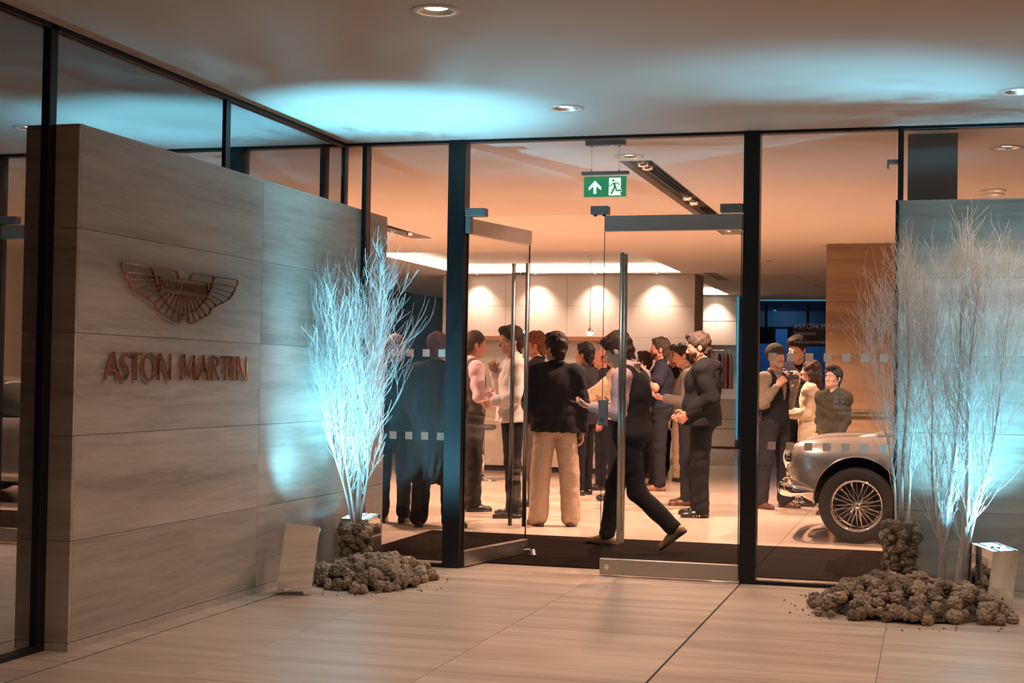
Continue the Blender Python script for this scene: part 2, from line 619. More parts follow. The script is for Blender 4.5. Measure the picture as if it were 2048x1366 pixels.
# --- ceiling inside
INSIDE_LAMPS = [(2.03, 0.98), (4.88, 1.05), (4.88, 3.56), (4.88, 3.86), (4.88, 6.2)]
COFFERS = [(-3.5, 0.37, 9.4, 13.5), (-2.6, 0.33, 15.6, 19.8)]
SLOTS = [(1.90, 2.16, 1.24, 7.3), (-2.1, -1.84, 1.24, 7.3)]
ceil_in = slab_with_holes('ceiling_interior', 'plaster_in', -9, 9, 0.0, 21.6, H, H + 0.12,
                          [(x - hs, x + hs, y - hs, y + hs) for x, y in INSIDE_LAMPS] + COFFERS + SLOTS)
struct(ceil_in, 'showroom ceiling with lit coffers')
for k, (a, b, c, d) in enumerate(COFFERS):
    mb = MB()
    t = 0.03
    mb.box(a - t, b + t, c - t, d + t, H + 0.14, H + 0.17)
    mb.box(a - t, a, c - t, d + t, H + 0.12, H + 0.17)
    mb.box(b, b + t, c - t, d + t, H + 0.12, H + 0.17)
    mb.box(a, b, c - t, c, H + 0.12, H + 0.17)
    mb.box(a, b, d, d + t, H + 0.12, H + 0.17)
    mb.build('ceiling_coffer', 'plaster_in', ceil_in)
    MB().box(a + 0.02, b - 0.02, d - 0.012, d - 0.001, H + 0.012, H + 0.112).build('light_strip', 'white_led', ceil_in)
    MB().box(a + 0.001, a + 0.012, c + 0.02, d - 0.02, H + 0.015, H + 0.105).build('light_strip', 'white_led', ceil_in)
    MB().box(b - 0.012, b - 0.001, c + 0.02, d - 0.02, H + 0.06, H + 0.10).build('light_strip', 'white_led', ceil_in)
ceil_l = MB().box(-9, -0.002, -14, -0.002, H + 0.001, H + 0.12).build('ceiling_left', 'dark_paint')  # colour darkened so reflections dominate in the left glazing
struct(ceil_l, 'ceiling of the room behind the left glazing, darkened for the glass reflections')
ceil_b = MB().box(-9, 9, 21.6, 28, H, H + 0.12).box(-9, 9, 26.8, 26.99, 2.80, H).build('ceiling_back', 'dark_paint')
struct(ceil_b, 'dark ceiling of the back showroom')

# --- stone block on the left
wall_left = MB().box(-0.228, XW - 0.022, -3.834, 0.51, 0.0, 2.678).build('wall_left', 'joint_dark')
struct(wall_left, 'travertine clad wall block that carries the winged sign')
for z0, z1 in zip(ROWS[:-1], ROWS[1:]):
    for y0, y1 in ((-3.834, -1.72), (-1.72, 0.0), (0.0, 0.53)):
        stone_panel(wall_left, XW - 0.022, XW, y0 + (G if y0 > -3.8 else 0.0005), y1 - G, z0 + G, z1 - G, 'trav_wall')
    stone_panel(wall_left, -0.25, XW, -3.856, -3.834, z0 + G, z1 - G, 'trav_wall_x')
    stone_panel(wall_left, -0.25, -0.228, -3.834, 0.53, z0 + G, z1 - G, 'trav_wall')
    stone_panel(wall_left, -0.228, XW - 0.0225, 0.51, 0.53, z0 + G, z1 - G, 'trav_wall_x')
MB().box(-0.225, XW - 0.0, -3.85, 0.525, 2.678, 2.69).build('coping', 'trav_plinth', wall_left)
MB().box(-0.24, XW - 0.0008, -3.8552, 0.529, 0.0, 0.0435).build('plinth', 'trav_plinth', wall_left)

# --- stone wall on the right, flush with the glass
wall_right = MB().box(4.135, 9.0, 0.03, 0.32, 0, 2.678).build('wall_right', 'joint_dark')
struct(wall_right, 'travertine clad wall to the right of the entrance glass')
for z0, z1 in zip(ROWS[:-1], ROWS[1:]):
    for x0, x1 in ((4.13, 6.2), (6.2, 8.3), (8.3, 9.0)):
        stone_panel(wall_right, x0 + G, x1 - G, 0.008, 0.03, z0 + G, z1 - G, 'trav_wall_x')
    stone_panel(wall_right, 4.113, 4.135, 0.03, 0.32, z0 + G, z1 - G, 'trav_wall')
MB().box(4.13, 9, 0.008, 0.32, 2.678, 2.69).build('coping', 'trav_plinth', wall_right)
MB().box(4.13, 9, 0.0088, 0.3, 0, 0.0435).build('plinth', 'trav_plinth', wall_right)

# --- black frames
TRIM_N = [0]


def trim(label, *boxes):
    TRIM_N[0] += 1
    mb = MB()
    for b in boxes:
        mb.bev(*b, 0.002)
    o = mb.build('trim_%d' % TRIM_N[0], 'black_frame')
    return struct(o, label)


trim('black steel post left of the doors', (0.857, 0.99, -0.03, 0.10, 0.0, H))
trim('black steel post right of the doors', (3.064, 3.177, -0.03, 0.10, 0.0, H))
trim('slim black mullion beside the right stone wall', (4.121, 4.158, -0.03, 0.07, 2.69, H), (4.108, 4.128, -0.025, 0.008, 0.0, 2.69))
trim('slim black mullion where the stone block meets the glass', (0.163, 0.199, -0.03, 0.07, 0.0, H))
trim('black corner post of the glazing above the stone block', (-0.022, 0.022, -0.03, 0.04, 2.69, H))
trim('slim black mullion above the stone block', (-0.02, 0.02, -1.985, -1.92, 2.69, H))
trim('black mullion in front of the stone block end', (-0.03, 0.03, -3.925, -3.86, 0.0, H))
trim('black head rail of the entrance glazing', (0.0, 9.0, -0.02, 0.06, H - 0.022, H - 0.0005))
trim('black head rail of the left glazing', (-0.03, 0.03, -14.0, -0.03, H - 0.03, H - 0.0005))
trim('black sill of the left sidelight', (0.2, 0.857, -0.015, 0.05, 0.0, 0.025))
trim('black sill of the right sidelight', (3.178, 4.107, -0.015, 0.05, 0.0, 0.025))
trim('black sill of the left glazing', (-0.03, 0.03, -14.0, -3.926, 0.0, 0.03))

# --- glass panes
WIN_N = [0]


def pane(label, x0, x1, y0, y1, z0, z1, m='glass'):
    WIN_N[0] += 1
    o = MB().box(x0, x1, y0, y1, z0, z1).build('window_%d' % WIN_N[0], m)
    return struct(o, label)


pane('narrow glass strip in the glazing corner', 0.024, 0.161, 0.010, 0.022, 2.69, H - 0.023)
win_left = pane('tall glass sidelight left of the doors', 0.201, 0.855, 0.010, 0.022, 0.026, H - 0.023)
pane('glass transom above the entrance doors', 0.992, 3.062, 0.010, 0.022, 2.628, H - 0.023)
win_right = pane('tall glass sidelight with opening times right of the doors', 3.179, 4.106, 0.010, 0.022, 0.026, H - 0.023)
pane('glass strip above the right stone wall', 4.160, 9.0, 0.010, 0.022, 2.692, H - 0.023)
pane('glass above the stone block nearest the facade', -0.006, 0.006, -1.918, -0.035, 2.692, H - 0.031, 'glass_left')
pane('glass above the stone block nearest the street', -0.006, 0.006, -3.858, -1.987, 2.692, H - 0.031, 'glass_left')
pane('tall glazing left of the stone block', -0.006, 0.006, -13.9, -3.927, 0.031, H - 0.031, 'glass_left')

for w, xs in ((win_right, [3.25 + 0.1268 * k for k in range(7)]), (win_left, [0.41 + 0.1268 * k for k in range(4)])):
    for z in (1.572, 0.947):
        for x in xs:
            if x + 0.056 < (4.105 if w is win_right else 0.86):
                MB().box(x, x + 0.056, 0.0086, 0.0096, z, z + 0.056).build('vinyl_square', 'vinyl', w)


def font_mesh(text, size, align='LEFT', extrude=0.0, sx=1.0):
    cu = bpy.data.curves.new('txt', 'FONT')
    cu.body = text
    cu.size = size
    cu.align_x = align
    cu.extrude = extrude
    cu.resolution_u = 3
    ob = bpy.data.objects.new('txt', cu)
    COL.objects.link(ob)
    dg = bpy.context.evaluated_depsgraph_get()
    me = bpy.data.meshes.new_from_object(ob.evaluated_get(dg))
    bpy.data.objects.remove(ob, do_unlink=True)
    bpy.data.curves.remove(cu)
    return me


def glass_text(text, x, z, size, align='LEFT'):
    me = font_mesh(text, size, align, 0.0003)
    me.materials.clear()
    me.materials.append(MATS['vinyl_text'])
    return link('lettering', me, win_right, (x, 0.0085, z), (R(90), 0, 0))


glass_text('ASTON MARTIN', 3.42, 1.80, 0.052)
glass_text('Telephone', 3.42, 1.757, 0.036)
glass_text('+', 3.665, 1.757, 0.036)
glass_text('www.astonmartin', 3.42, 1.697, 0.036)
glass_text('OPENING TIMES', 3.42, 1.478, 0.046)
for k, (d, t) in enumerate((('Monday', '08.30 -'), ('Tuesday', '08.30 -'), ('Wednesday', '08.30 -'), ('Thursday', '08.30 -'), ('Friday', '08.30 -'), ('Saturday', '08.30 -'), ('Sunday', 'Closed'))):
    z = 1.427 - 0.0365 * k
    glass_text(d, 3.42, z, 0.036)
    glass_text(t, 3.70 if k < 6 else 3.735, z, 0.036)

# --- inside walls
wall_back = MB().box(-3.9, 0.545, 13.87, 14.7, 0, H - 0.001).build('wall_back', 'joint_cabinet')
struct(wall_back, 'cream panelled cabinet wall with scalloped light')
VX = [-3.9, -2.75, -1.65, -0.6, 0.56]
for a, b in zip(VX[:-1], VX[1:]):
    for z0, z1 in ((0.1, 0.75), (0.75, 1.12), (1.12, 2.13), (2.13, 2.66), (2.66, H - 0.002)):
        if z0 == 1.12 and b <= -0.55:
            continue
        MB().bev(a + 0.002, b - 0.002, 13.85, 13.87, z0 + 0.002, z1 - 0.002, 0.001).build('panel', 'cabinet', wall_back)
MB().bev(0.545, 0.56, 13.85, 14.7, 0, H - 0.001, 0.002).build('panel', 'return_panel', wall_back)
MB().box(-3.9, -0.62, 13.80, 13.88, 2.06, 2.135).build('display_shelf', 'cabinet_wood', wall_back)
MB().box(-3.9, -0.62, 13.862, 13.868, 1.12, 2.06).build('display_back', 'cabinet', wall_back)
wall_rear = MB().box(-3.0, 0.45, 20.2, 20.6, 0, H).build('wall_rear', 'cabinet')
struct(wall_rear, 'cream wall with clothing niche at the rear')
for (a, b, c, d) in ((-1.6, -0.36, 0.0, H), (-0.36, 0.45, 2.66, H), (-0.36, 0.45, 2.16, 2.655), (-0.36, -0.13, 1.05, 2.155), (-0.36, 0.45, 0.62, 1.045), (-0.36, 0.45, 0.42, 0.615), (-0.36, 0.45, 0.05, 0.415)):
    MB().bev(a + 0.003, b - 0.003, 20.02 if b > -0.35 else 20.1, 20.19, c + 0.003, d - 0.003, 0.002).build('panel', 'cabinet', wall_rear)
MB().box(0.47, 0.49, 20.0, 20.15, 0.2, H - 0.02).build('light_strip', 'cyan_strip', wall_rear)
MB().box(0.5, 2.2, 21.55, 21.6, H - 0.03, H - 0.005).build('light_strip', 'cyan_strip', wall_rear)
wl = MB().box(-6.55, -6.4, 0.62, 28, 0, H).build('wall_side', 'dark_paint')
struct(wl, 'dark side wall of the showroom')
wp = MB().box(-6.4, -0.26, 0.56, 0.66, 0, H).build('wall_light_block', 'dark_paint')  # added partition, keeps showroom light out of the left room
struct(wp, 'dark partition added behind the left glazing to block showroom light')
wb = MB().box(-6.4, 9, 27.0, 27.2, 0, H).build('wall_blue', 'blue_wall')
struct(wb, 'blue lit wall at the far end')
wr = MB().box(8.9, 9.0, 0.33, 27, 0, H).build('wall_showroom_right', 'plaster_in')
struct(wr, 'right side wall of the showroom')
wlr = MB().box(-4.2, -4.1, -14, 0.56, 0, H).build('wall_room_left', 'cabinet')
struct(wlr, 'beige wall of the room behind the left glazing')
col = MB().box(3.07, 5.6, 8.70, 9.3, 0, H - 0.001).build('wall_column', 'joint_dark')
struct(col, 'broad travertine pier behind the silver car')
for z0, z1 in ((0, 1.0), (1.04, 1.75), (1.75, 2.45), (2.45, H - 0.002)):
    for x0, x1 in ((3.05, 4.35), (4.35, 5.6)):
        stone_panel(col, x0 + G, x1 - G, 8.66, 8.70, z0 + G, z1 - G, 'trav_column')
    stone_panel(col, 3.05, 3.07, 8.70, 9.3, z0 + G, z1 - G, 'trav_column')
MB().box(3.03, 5.6, 8.62, 8.7, 1.0, 1.035).build('ledge', 'steel_brushed', col)
gcol = MB().box(4.18, 4.52, 0.33, 0.62, 0, H - 0.001).build('wall_pier', 'grey_paint')
struct(gcol, 'grey concrete pier behind the right stone wall')
for (x0, x1, z0, z1) in ((0.40, 0.85, 2.30, 2.68), (1.13, 2.05, 2.25, 2.70)):
    t = thing('wall_screen', 'small black screen on the blue wall, left one' if x0 < 1 else 'wide black screen on the blue wall, right one', 'screen', ((x0 + x1) / 2, 24.0, z0))
    w = (x1 - x0) / 2
    MB().bev(-w, w, 0, 0.05, 0, z1 - z0, 0.006).build('housing', 'dark_paint', t)
    MB().box(-w + 0.02, w - 0.02, -0.003, 0, 0.02, z1 - z0 - 0.02).build('display', 'screen_black', t)
    MB().box(-0.03, 0.03, 0.05, 0.1, 0.1, H - z0).build('hanger', 'dark_paint', t)

# --- entrance mat
em = MB().bev(-0.05, 8.0, 0.34, 2.36, 0.0005, 0.010, 0.002).build('entrance_mat', 'entrance_mat')
tag(em, 'dark brown entrance mat along the inside of the glass', 'mat')

# ================================================================== DOORS
def door(n, label, hinge, ang, mirror, front_handle_dark=False):
    """leaf 1.03 wide; local x from hinge to free edge, y = outward thickness, z up"""
    t = link('door_%d' % n, None, None, (hinge[0], hinge[1], 0), (0, 0, ang))
    struct(t, label)
    W = 1.005
    MB().box(0.012, W, -0.006, 0.006, 0.11, 2.52).build('glass_leaf', 'glass_door', t)
    MB().bev(0.004, W, -0.022, 0.022, 2.50, 2.615, 0.003).build('top_rail', 'steel_brushed', t)
    MB().bev(0.004, W, -0.024, 0.024, 0.012, 0.125, 0.003).build('bottom_rail', 'steel_brushed', t)
    MB().box(W, W + 0.003, -0.006, 0.006, 0.125, 2.50).build('glass_edge', 'glass_edge', t)
    MB().box(0.006, 0.012, -0.006, 0.006, 0.125, 2.50).build('glass_edge', 'black_frame', t)
    for s in (-1, 1):
        hd = MB().tube([(0.86, s * 0.062, 0.24), (0.86, s * 0.062, 2.34)], 0.0165, 16).build('pull_handle', 'steel', t)
        for z in (0.32, 2.26):
            MB().tube([(0.86, s * 0.006, z), (0.86, s * 0.062, z)], 0.010, 10).build('standoff', 'steel', hd)
    lk = MB().tube([(W - 0.055, -0.030, 0.068), (W - 0.055, 0.030, 0.068)], 0.018, 16).build('lock_cylinder', 'chrome', t)
    return t


d1 = door(1, 'left glass door leaf standing open inwards', (0.998, 0.02), math.atan2(0.95, 0.21), 1)
d2 = door(2, 'right glass door leaf, closed, with steel rails', (3.06, 0.016), math.pi, -1)
lb = MB().bev(0.965, 1.03, -0.02, 0.03, 1.085, 1.275, 0.004).build('lock_case', 'alu_grey', d2)
MB().tube([(1.0, 0.030, 1.13), (1.0, 0.036, 1.13)], 0.012, 12).build('keyhole', 'steel', lb)
# patch fittings fixed to the transom
for k, (x0, x1, lab) in enumerate(((0.992, 1.15, 'patch fitting above the open door hinge'), (1.955, 2.085, 'patch fitting where the door leaves meet'), (2.90, 3.062, 'patch fitting above the closed door hinge'))):
    TRIM_N[0] += 1
    o = MB().bev(x0, x1, -0.028, 0.055, 2.625, 2.685, 0.003).build('trim_%d' % TRIM_N[0], 'alu_grey')
    struct(o, lab)
    if k == 0:
        MB().bev(0.994, 1.035, -0.02, 0.05, 2.50, 2.625, 0.003).build('pivot_block', 'alu_grey', o)
    if k == 1:
        for xx in (1.985, 2.05):
            MB().tube([(xx, 0.01, 2.612), (xx, 0.01, 2.626)], 0.012, 10).build('door_stop', 'black_frame', o)
stop = thing('door_stop', 'small steel floor stop beside the open door', 'door stop', (1.32, 0.86, 0.010))
MB().lathe([(0.0, 0), (0.032, 0), (0.034, 0.01), (0.022, 0.018), (0.018, 0.05), (0.0, 0.052)], 20).build('body', 'steel', stop)
MB().tube([(-0.02, 0, 0.045), (-0.075, 0, 0.04)], 0.012, 10).build('buffer', 'chrome', stop)

# ================================================================== LAMPS
def downlight(x, y, z, energy, colr, cone, label, group, ring=0.126, lit=True):
    t = thing('downlight', label, 'lamp', (x, y, z), 0, group)
    MB().lathe([(ring, -0.001), (ring - 0.004, -0.007), (0.088, -0.006), (0.086, -0.001), (ring, -0.0005)], 40).build('trim_ring', 'lamp_ring', t)
    MB().lathe([(0.087, -0.004), (0.078, 0.004), (0.066, 0.010), (0.060, 0.016)], 40).build('reflector', 'steel_brushed', t)
    MB().lathe([(0.0, 0.010), (0.050, 0.012), (0.061, 0.016)], 32, smooth=False).build('lens', 'lamp_lens', t)
    if energy:
        spot('downlight_beam', (x, y, z + 0.002), (x, y, 0), energy, colr, cone, 0.35, 0.035, t)
    return t


names = {(2.03, -3.72): 'large recessed downlight at the top of the soffit', (2.03, -1.12): 'recessed downlight in the soffit above the open door',
         (4.85, -1.12): 'recessed downlight in the soffit above the right stone wall'}
for (x, y) in SOFFIT_LAMPS:
    downlight(x, y, H, E_SOFFIT, WARM_OUT, 118, names.get((x, y), 'recessed downlight in the soffit in front of the entrance'), 'soffit downlights')
inn = {(2.03, 0.98): 'round ceiling lamp inside beside the exit sign', (4.88, 1.05): 'upper ceiling lamp seen above the right stone wall',
       (4.88, 3.56): 'nearer of two close ceiling lamps above the right stone wall', (4.88, 3.86): 'farther of two close ceiling lamps above the right stone wall'}
for (x, y) in INSIDE_LAMPS:
    downlight(x, y, H, E_INSIDE * (0.6 if x == 4.88 and y > 3 else (0.45 if y < 1.02 else 0.8)), WARM, 125, inn.get((x, y), 'recessed ceiling lamp deeper inside the showroom'), 'showroom downlights', 0.12)

for k, (a, b, c, d) in enumerate(SLOTS):
    t = thing('ceiling_slot', 'long black recessed ceiling slot with spotlights ' + ('behind the closed door' if k == 0 else 'seen through the left sidelight'), 'lamp', (a, c, H), 0, 'ceiling slots')
    w, l = b - a, d - c
    MB().box(0, w, 0, l, 0.052, 0.07).build('back_plate', 'slot_black', t)
    MB().box(-0.012, 0.004, 0, l, -0.006, 0.06).build('side_rail', 'plaster_in', t)
    MB().box(w - 0.006, w + 0.002, 0, l, -0.004, 0.06).build('side_rail', 'dark_paint', t)
    MB().box(0.0, w, -0.002, 0.006, -0.004, 0.06).build('end_rail', 'dark_paint', t)
    MB().box(0.0, w, l - 0.012, l + 0.004, -0.006, 0.06).build('end_rail', 'plaster_in', t)
    for q in range(3):
        MB().box(w * 0.42 + q * 0.035, w * 0.42 + q * 0.035 + 0.006, 0.65, 2.3, 0.020, 0.052).build('fin', 'slot_black', t)
        MB().box(w * 0.42 + q * 0.035, w * 0.42 + q * 0.035 + 0.006, 3.6, 5.3, 0.020, 0.052).build('fin', 'slot_black', t)
    for q, yy in enumerate((0.25, 0.45, 2.55, 2.95, 5.6)):
        mm = Matrix.Translation((w * 0.55, yy, 0.028)) @ Matrix.Rotation(R(24), 4, 'X')
        h_ = MB().lathe([(0.03, 0.05), (0.05, 0.04), (0.052, -0.03), (0.047, -0.03), (0.042, 0.0)], 20, mm).build('spot_head', 'chrome', t)
        MB().lathe([(0.0, 0.0), (0.043, 0.0)], 20, mm, False).build('lens', 'lamp_lens', h_)
        if q in (2, 4):
            spot('slot_beam', (a + w * 0.55, c + yy, H - 0.012), (a + w * 0.55, c + yy + 0.05, 0), E_SLOT, WARM, 128, 0.75, 0.045, t)

for k in range(4):
    x = -3.22 + 1.05 * k
    t = thing('wall_washer', ('first', 'second', 'third', 'fourth')[k] + ' wall washer lamp from the left above the cream cabinet wall', 'lamp', (x, 13.66, H), 0, 'wall washers')
    MB().lathe([(0.05, 0.0), (0.05, -0.006), (0.038, -0.006), (0.034, -0.001)], 20).build('trim_ring', 'lamp_ring', t)
    MB().lathe([(0.0, -0.002), (0.036, -0.002)], 20, smooth=False).build('lens', 'lamp_lens', t)
    spot('washer_beam', (x, 13.58, H - 0.02), (x, 13.86, 2.1), E_WASH, (1.0, 0.66, 0.52), 92, 1.0, 0.05, t)
for k, x in enumerate((0.02, -1.0)):
    t = thing('wall_washer', 'small wall washer lamp above the clothing niche' if k == 0 else 'small wall washer lamp beside the clothing niche', 'lamp', (x, 19.86, H), 0, 'wall washers')
    MB().lathe([(0.05, 0.0), (0.05, -0.006), (0.038, -0.006), (0.034, -0.001)], 20).build('trim_ring', 'lamp_ring', t)
    MB().lathe([(0.0, -0.002), (0.036, -0.002)], 20, smooth=False).build('lens', 'lamp_lens', t)
    spot('washer_beam', (x, 19.76, H - 0.02), (x, 20.02, 2.1), E_WASH, (1.0, 0.66, 0.52), 92, 1.0, 0.05, t)
# added lamp for the blue light of the far room, with a made-up fitting
bd = thing('added_blue_lamp', 'added blue lamp and fitting on the dark ceiling of the back room', 'lamp', (0.7, 25.4, H))
MB().lathe([(0.0, 0.0), (0.07, 0.0), (0.07, -0.03), (0.055, -0.05)], 20).build('housing', 'dark_paint', bd)
MB().lathe([(0.0, -0.046), (0.055, -0.05)], 20).build('lens', 'cyan_strip', bd)
spot('added_blue_beam', (0.7, 25.4, H - 0.06), (0.7, 27.0, 1.6), 70, (0.12, 0.42, 0.9), 150, 0.7, 0.04, bd)

# --- hanging exit sign
ex = thing('exit_sign', 'hanging green exit sign with arrow and running figure', 'sign', (2.02, 0.16, 2.77))
z0 = 0.0
MB().bev(-0.15, 0.15, -0.03, 0.03, 0.385, 0.425, 0.003).build('ceiling_box', 'alu_grey', ex)
MB().lathe([(0.0, 0.383), (0.008, 0.383), (0.008, 0.387)], 12, Matrix.Translation((0.05, -0.01, 0))).build('indicator_light', 'sign_white', ex)
MB().bev(-0.178, 0.178, -0.018, 0.018, 0.168, 0.192, 0.002).build('housing', 'alu_grey', ex)
for x in (-0.105, 0.105):
    MB().tube([(x, 0, 0.192), (x, 0, 0.386)], 0.0012, 6).build('cable', 'steel', ex)
    MB().tube([(x, 0, 0.192), (x, 0, 0.208)], 0.004, 8).build('cable_clip', 'alu_grey', ex)
    MB().tube([(x, 0, 0.372), (x, 0, 0.386)], 0.0045, 8).build('cable_clip', 'alu_grey', ex)
MB().box(-0.172, 0.172, 0.004, 0.007, -0.01, 0.170).build('clear_plate', 'glass_door', ex)
gp = MB().box(-0.160, 0.160, -0.003, 0.003, 0.004, 0.156).build('green_panel', 'sign_green', ex)


def sg(poly, m='sign_white', d=-0.0036):
    MB().prism([((u - 630) / 2820 + 0.0, (1095 - v) / 2720 + 0.08) for u, v in poly], lambda u, v, dd: (u, dd, v), -0.003, d).build('pictogram', m, gp)


sg([(415, 970), (550, 1105), (550, 1170), (445, 1085), (445, 1240), (383, 1240), (383, 1085), (282, 1170), (282, 1105)])
sg([(715, 920), (965, 920), (965, 1150), (1000, 1165), (995, 1205), (960, 1205), (960, 1255), (980, 1278), (715, 1278), (708, 1250)])


def stroke2(p, w):
    out = []
    for (a, b), (c, d) in zip(p[:-1], p[1:]):
        l = math.hypot(c - a, d - b)
        nx, ny = -(d - b) / l * w / 2, (c - a) / l * w / 2
        ex_, ey_ = (c - a) / l * w * 0.3, (d - b) / l * w * 0.3
        sg([(a + nx - ex_, b + ny - ey_), (c + nx + ex_, d + ny + ey_), (c - nx + ex_, d - ny + ey_), (a - nx - ex_, b - ny - ey_)], 'sign_green', -0.0042)


sg([(805 + 25 * math.cos(k * R(30)), 975 + 25 * math.sin(k * R(30))) for k in range(12)], 'sign_green', -0.0042)
stroke2([(718, 1080), (765, 1075), (800, 1030), (900, 1030), (932, 1072)], 18)
stroke2([(825, 1035), (845, 1110)], 46)
stroke2([(838, 1105), (770, 1235)], 34)
stroke2([(855, 1105), (872, 1178), (985, 1178)], 28)

# ================================================================== WALL SIGNS
def ribbon(mb, pts, w, d0, d1):
    A, B = [], []
    n = len(pts)
    for i, (u, v) in enumerate(pts):
        pu, pv = pts[max(i - 1, 0)]
        nu, nv = pts[min(i + 1, n - 1)]
        tu, tv = nu - pu, nv - pv
        l = math.hypot(tu, tv) or 1
        ou, ov = -tv / l * w / 2, tu / l * w / 2
        A.append((u + ou, v + ov))
        B.append((u - ou, v - ov))
    mb.quadstrip(A, B, lambda u, v, d: (d, u, v), d0, d1)
    return mb


def arc(cx, cy, rx, ry, a0, a1, n=14):
    return [(cx + rx * math.cos(R(a0 + (a1 - a0) * k / (n - 1))), cy + ry * math.sin(R(a0 + (a1 - a0) * k / (n - 1)))) for k in range(n)]


def letter(mb, ch, u0, u1, v0, v1, d0, d1):
    """humanist capitals with thin and thick strokes in a unit box"""
    W, Hh = u1 - u0, v1 - v0

    def q(poly):
        mb.prism([(u0 + x * W, v0 + y * Hh) for x, y in poly], lambda u, v, d: (d, u, v), d0, d1)

    def ring(cx, cy, ox, oy, ix, iy, a0=0, a1=360, n=33):
        A = [(u0 + x * W, v0 + y * Hh) for x, y in arc(cx, cy, ox, oy, a0, a1, n)]
        B = [(u0 + x * W, v0 + y * Hh) for x, y in arc(cx, cy, ix, iy, a0, a1, n)]
        mb.quadstrip(A, B, lambda u, v, d: (d, u, v), d0, d1)

    t, T = 0.026 / W * 0.42 * (Hh / 0.15), 0.026 / W * 0.74 * (Hh / 0.15)
    if ch == 'A':
        q([(0, 0), (t, 0), (0.5 + t * 0.2, 1), (0.5 - t * 0.8, 1)])
        q([(1 - T, 0), (1, 0), (0.5 + T * 0.45, 1), (0.5 - T * 0.55, 1)])
        q([(0.19, 0.31), (0.82, 0.31), (0.80, 0.39), (0.22, 0.39)])
    elif ch == 'T':
        q([(0, 0.91), (1, 0.91), (1, 1), (0, 1)])
        q([(0.5 - T / 2, 0), (0.5 + T / 2, 0), (0.5 + T / 2, 0.91), (0.5 - T / 2, 0.91)])
    elif ch == 'I':
        q([(0, 0), (1, 0), (1, 1), (0, 1)])
    elif ch == 'O':
        ring(0.5, 0.5, 0.5, 0.52, 0.5 - T, 0.455)
    elif ch == 'N':
        q([(0, 0), (t, 0), (t, 1), (0, 1)])
        q([(1 - t, 0), (1, 0), (1, 1), (1 - t, 1)])
        q([(0.0, 1), (T * 1.15, 1), (1, 0), (1 - T * 1.15, 0)])
    elif ch == 'M':
        q([(0, 0), (t, 0), (0.16 + t * 0.6, 1), (0.12, 1)])
        q([(1 - T, 0), (1, 0), (0.9, 1), (0.9 - T, 1)])
        q([(0.10, 1), (0.12 + T, 1), (0.52 + T * 0.3, 0.12), (0.52 - T * 0.4, 0.12)])
        q([(0.9 - t, 1), (0.9, 1), (0.52 + t * 0.4, 0.12), (0.52 - t * 0.4, 0.12)])
    elif ch == 'R':
        q([(0, 0), (T, 0), (T, 1), (0, 1)])
        ring(T * 0.8, 0.745, 0.9 - T * 0.8, 0.255, 0.9 - T * 1.75, 0.175, -90, 90, 17)
        q([(0.30, 0.50), (0.30 + T, 0.50), (1, 0), (1 - T, 0)])
    elif ch == 'S':
        c = arc(0.56, 0.75, 0.36, 0.205, 28, 215, 14) + arc(0.44, 0.265, 0.40, 0.225, 52, -150, 16)
        n = len(c)
        A, B = [], []
        for i in range(n):
            a, b = c[max(i - 1, 0)], c[min(i + 1, n - 1)]
            tx, ty = (b[0] - a[0]) * W, (b[1] - a[1]) * Hh
            l = math.hypot(tx, ty) or 1
            k = 0.5 * (0.060 + 0.045 * math.sin(math.pi * i / (n - 1))) * Hh
            x, y = u0 + c[i][0] * W, v0 + c[i][1] * Hh
            A.append((x - ty / l * k, y + tx / l * k))
            B.append((x + ty / l * k, y - tx / l * k))
        mb.quadstrip(A, B, lambda u, v, d: (d, u, v), d0, d1)
    return mb


WORD = [('A', -3.60, -3.447), ('S', -3.445, -3.36), ('T', -3.35, -3.235), ('O', -3.23, -3.07), ('N', -3.05, -2.915), ('M', -2.80, -2.622),
        ('A', -2.60, -2.465), ('R', -2.43, -2.322), ('T', -2.31, -2.188), ('I', -2.165, -2.135), ('N', -2.09, -1.953)]
sgn = thing('wall_lettering', 'large polished metal letters spelling ASTON MARTIN on the stone wall', 'sign', (XW, -2.775, 1.38))
for ch, a, b in WORD:
    letter(MB(), ch, a + 2.775, b + 2.775, 0, 0.15, 0.012, 0.026).build('letter', 'warm_mirror_steel', sgn)
    # pins that hold the letter off the stone
    MB().tube([(0.0, (a + b) / 2 + 2.775, 0.05), (0.013, (a + b) / 2 + 2.775, 0.05)], 0.003, 6).build('fixing_pin', 'steel', sgn)

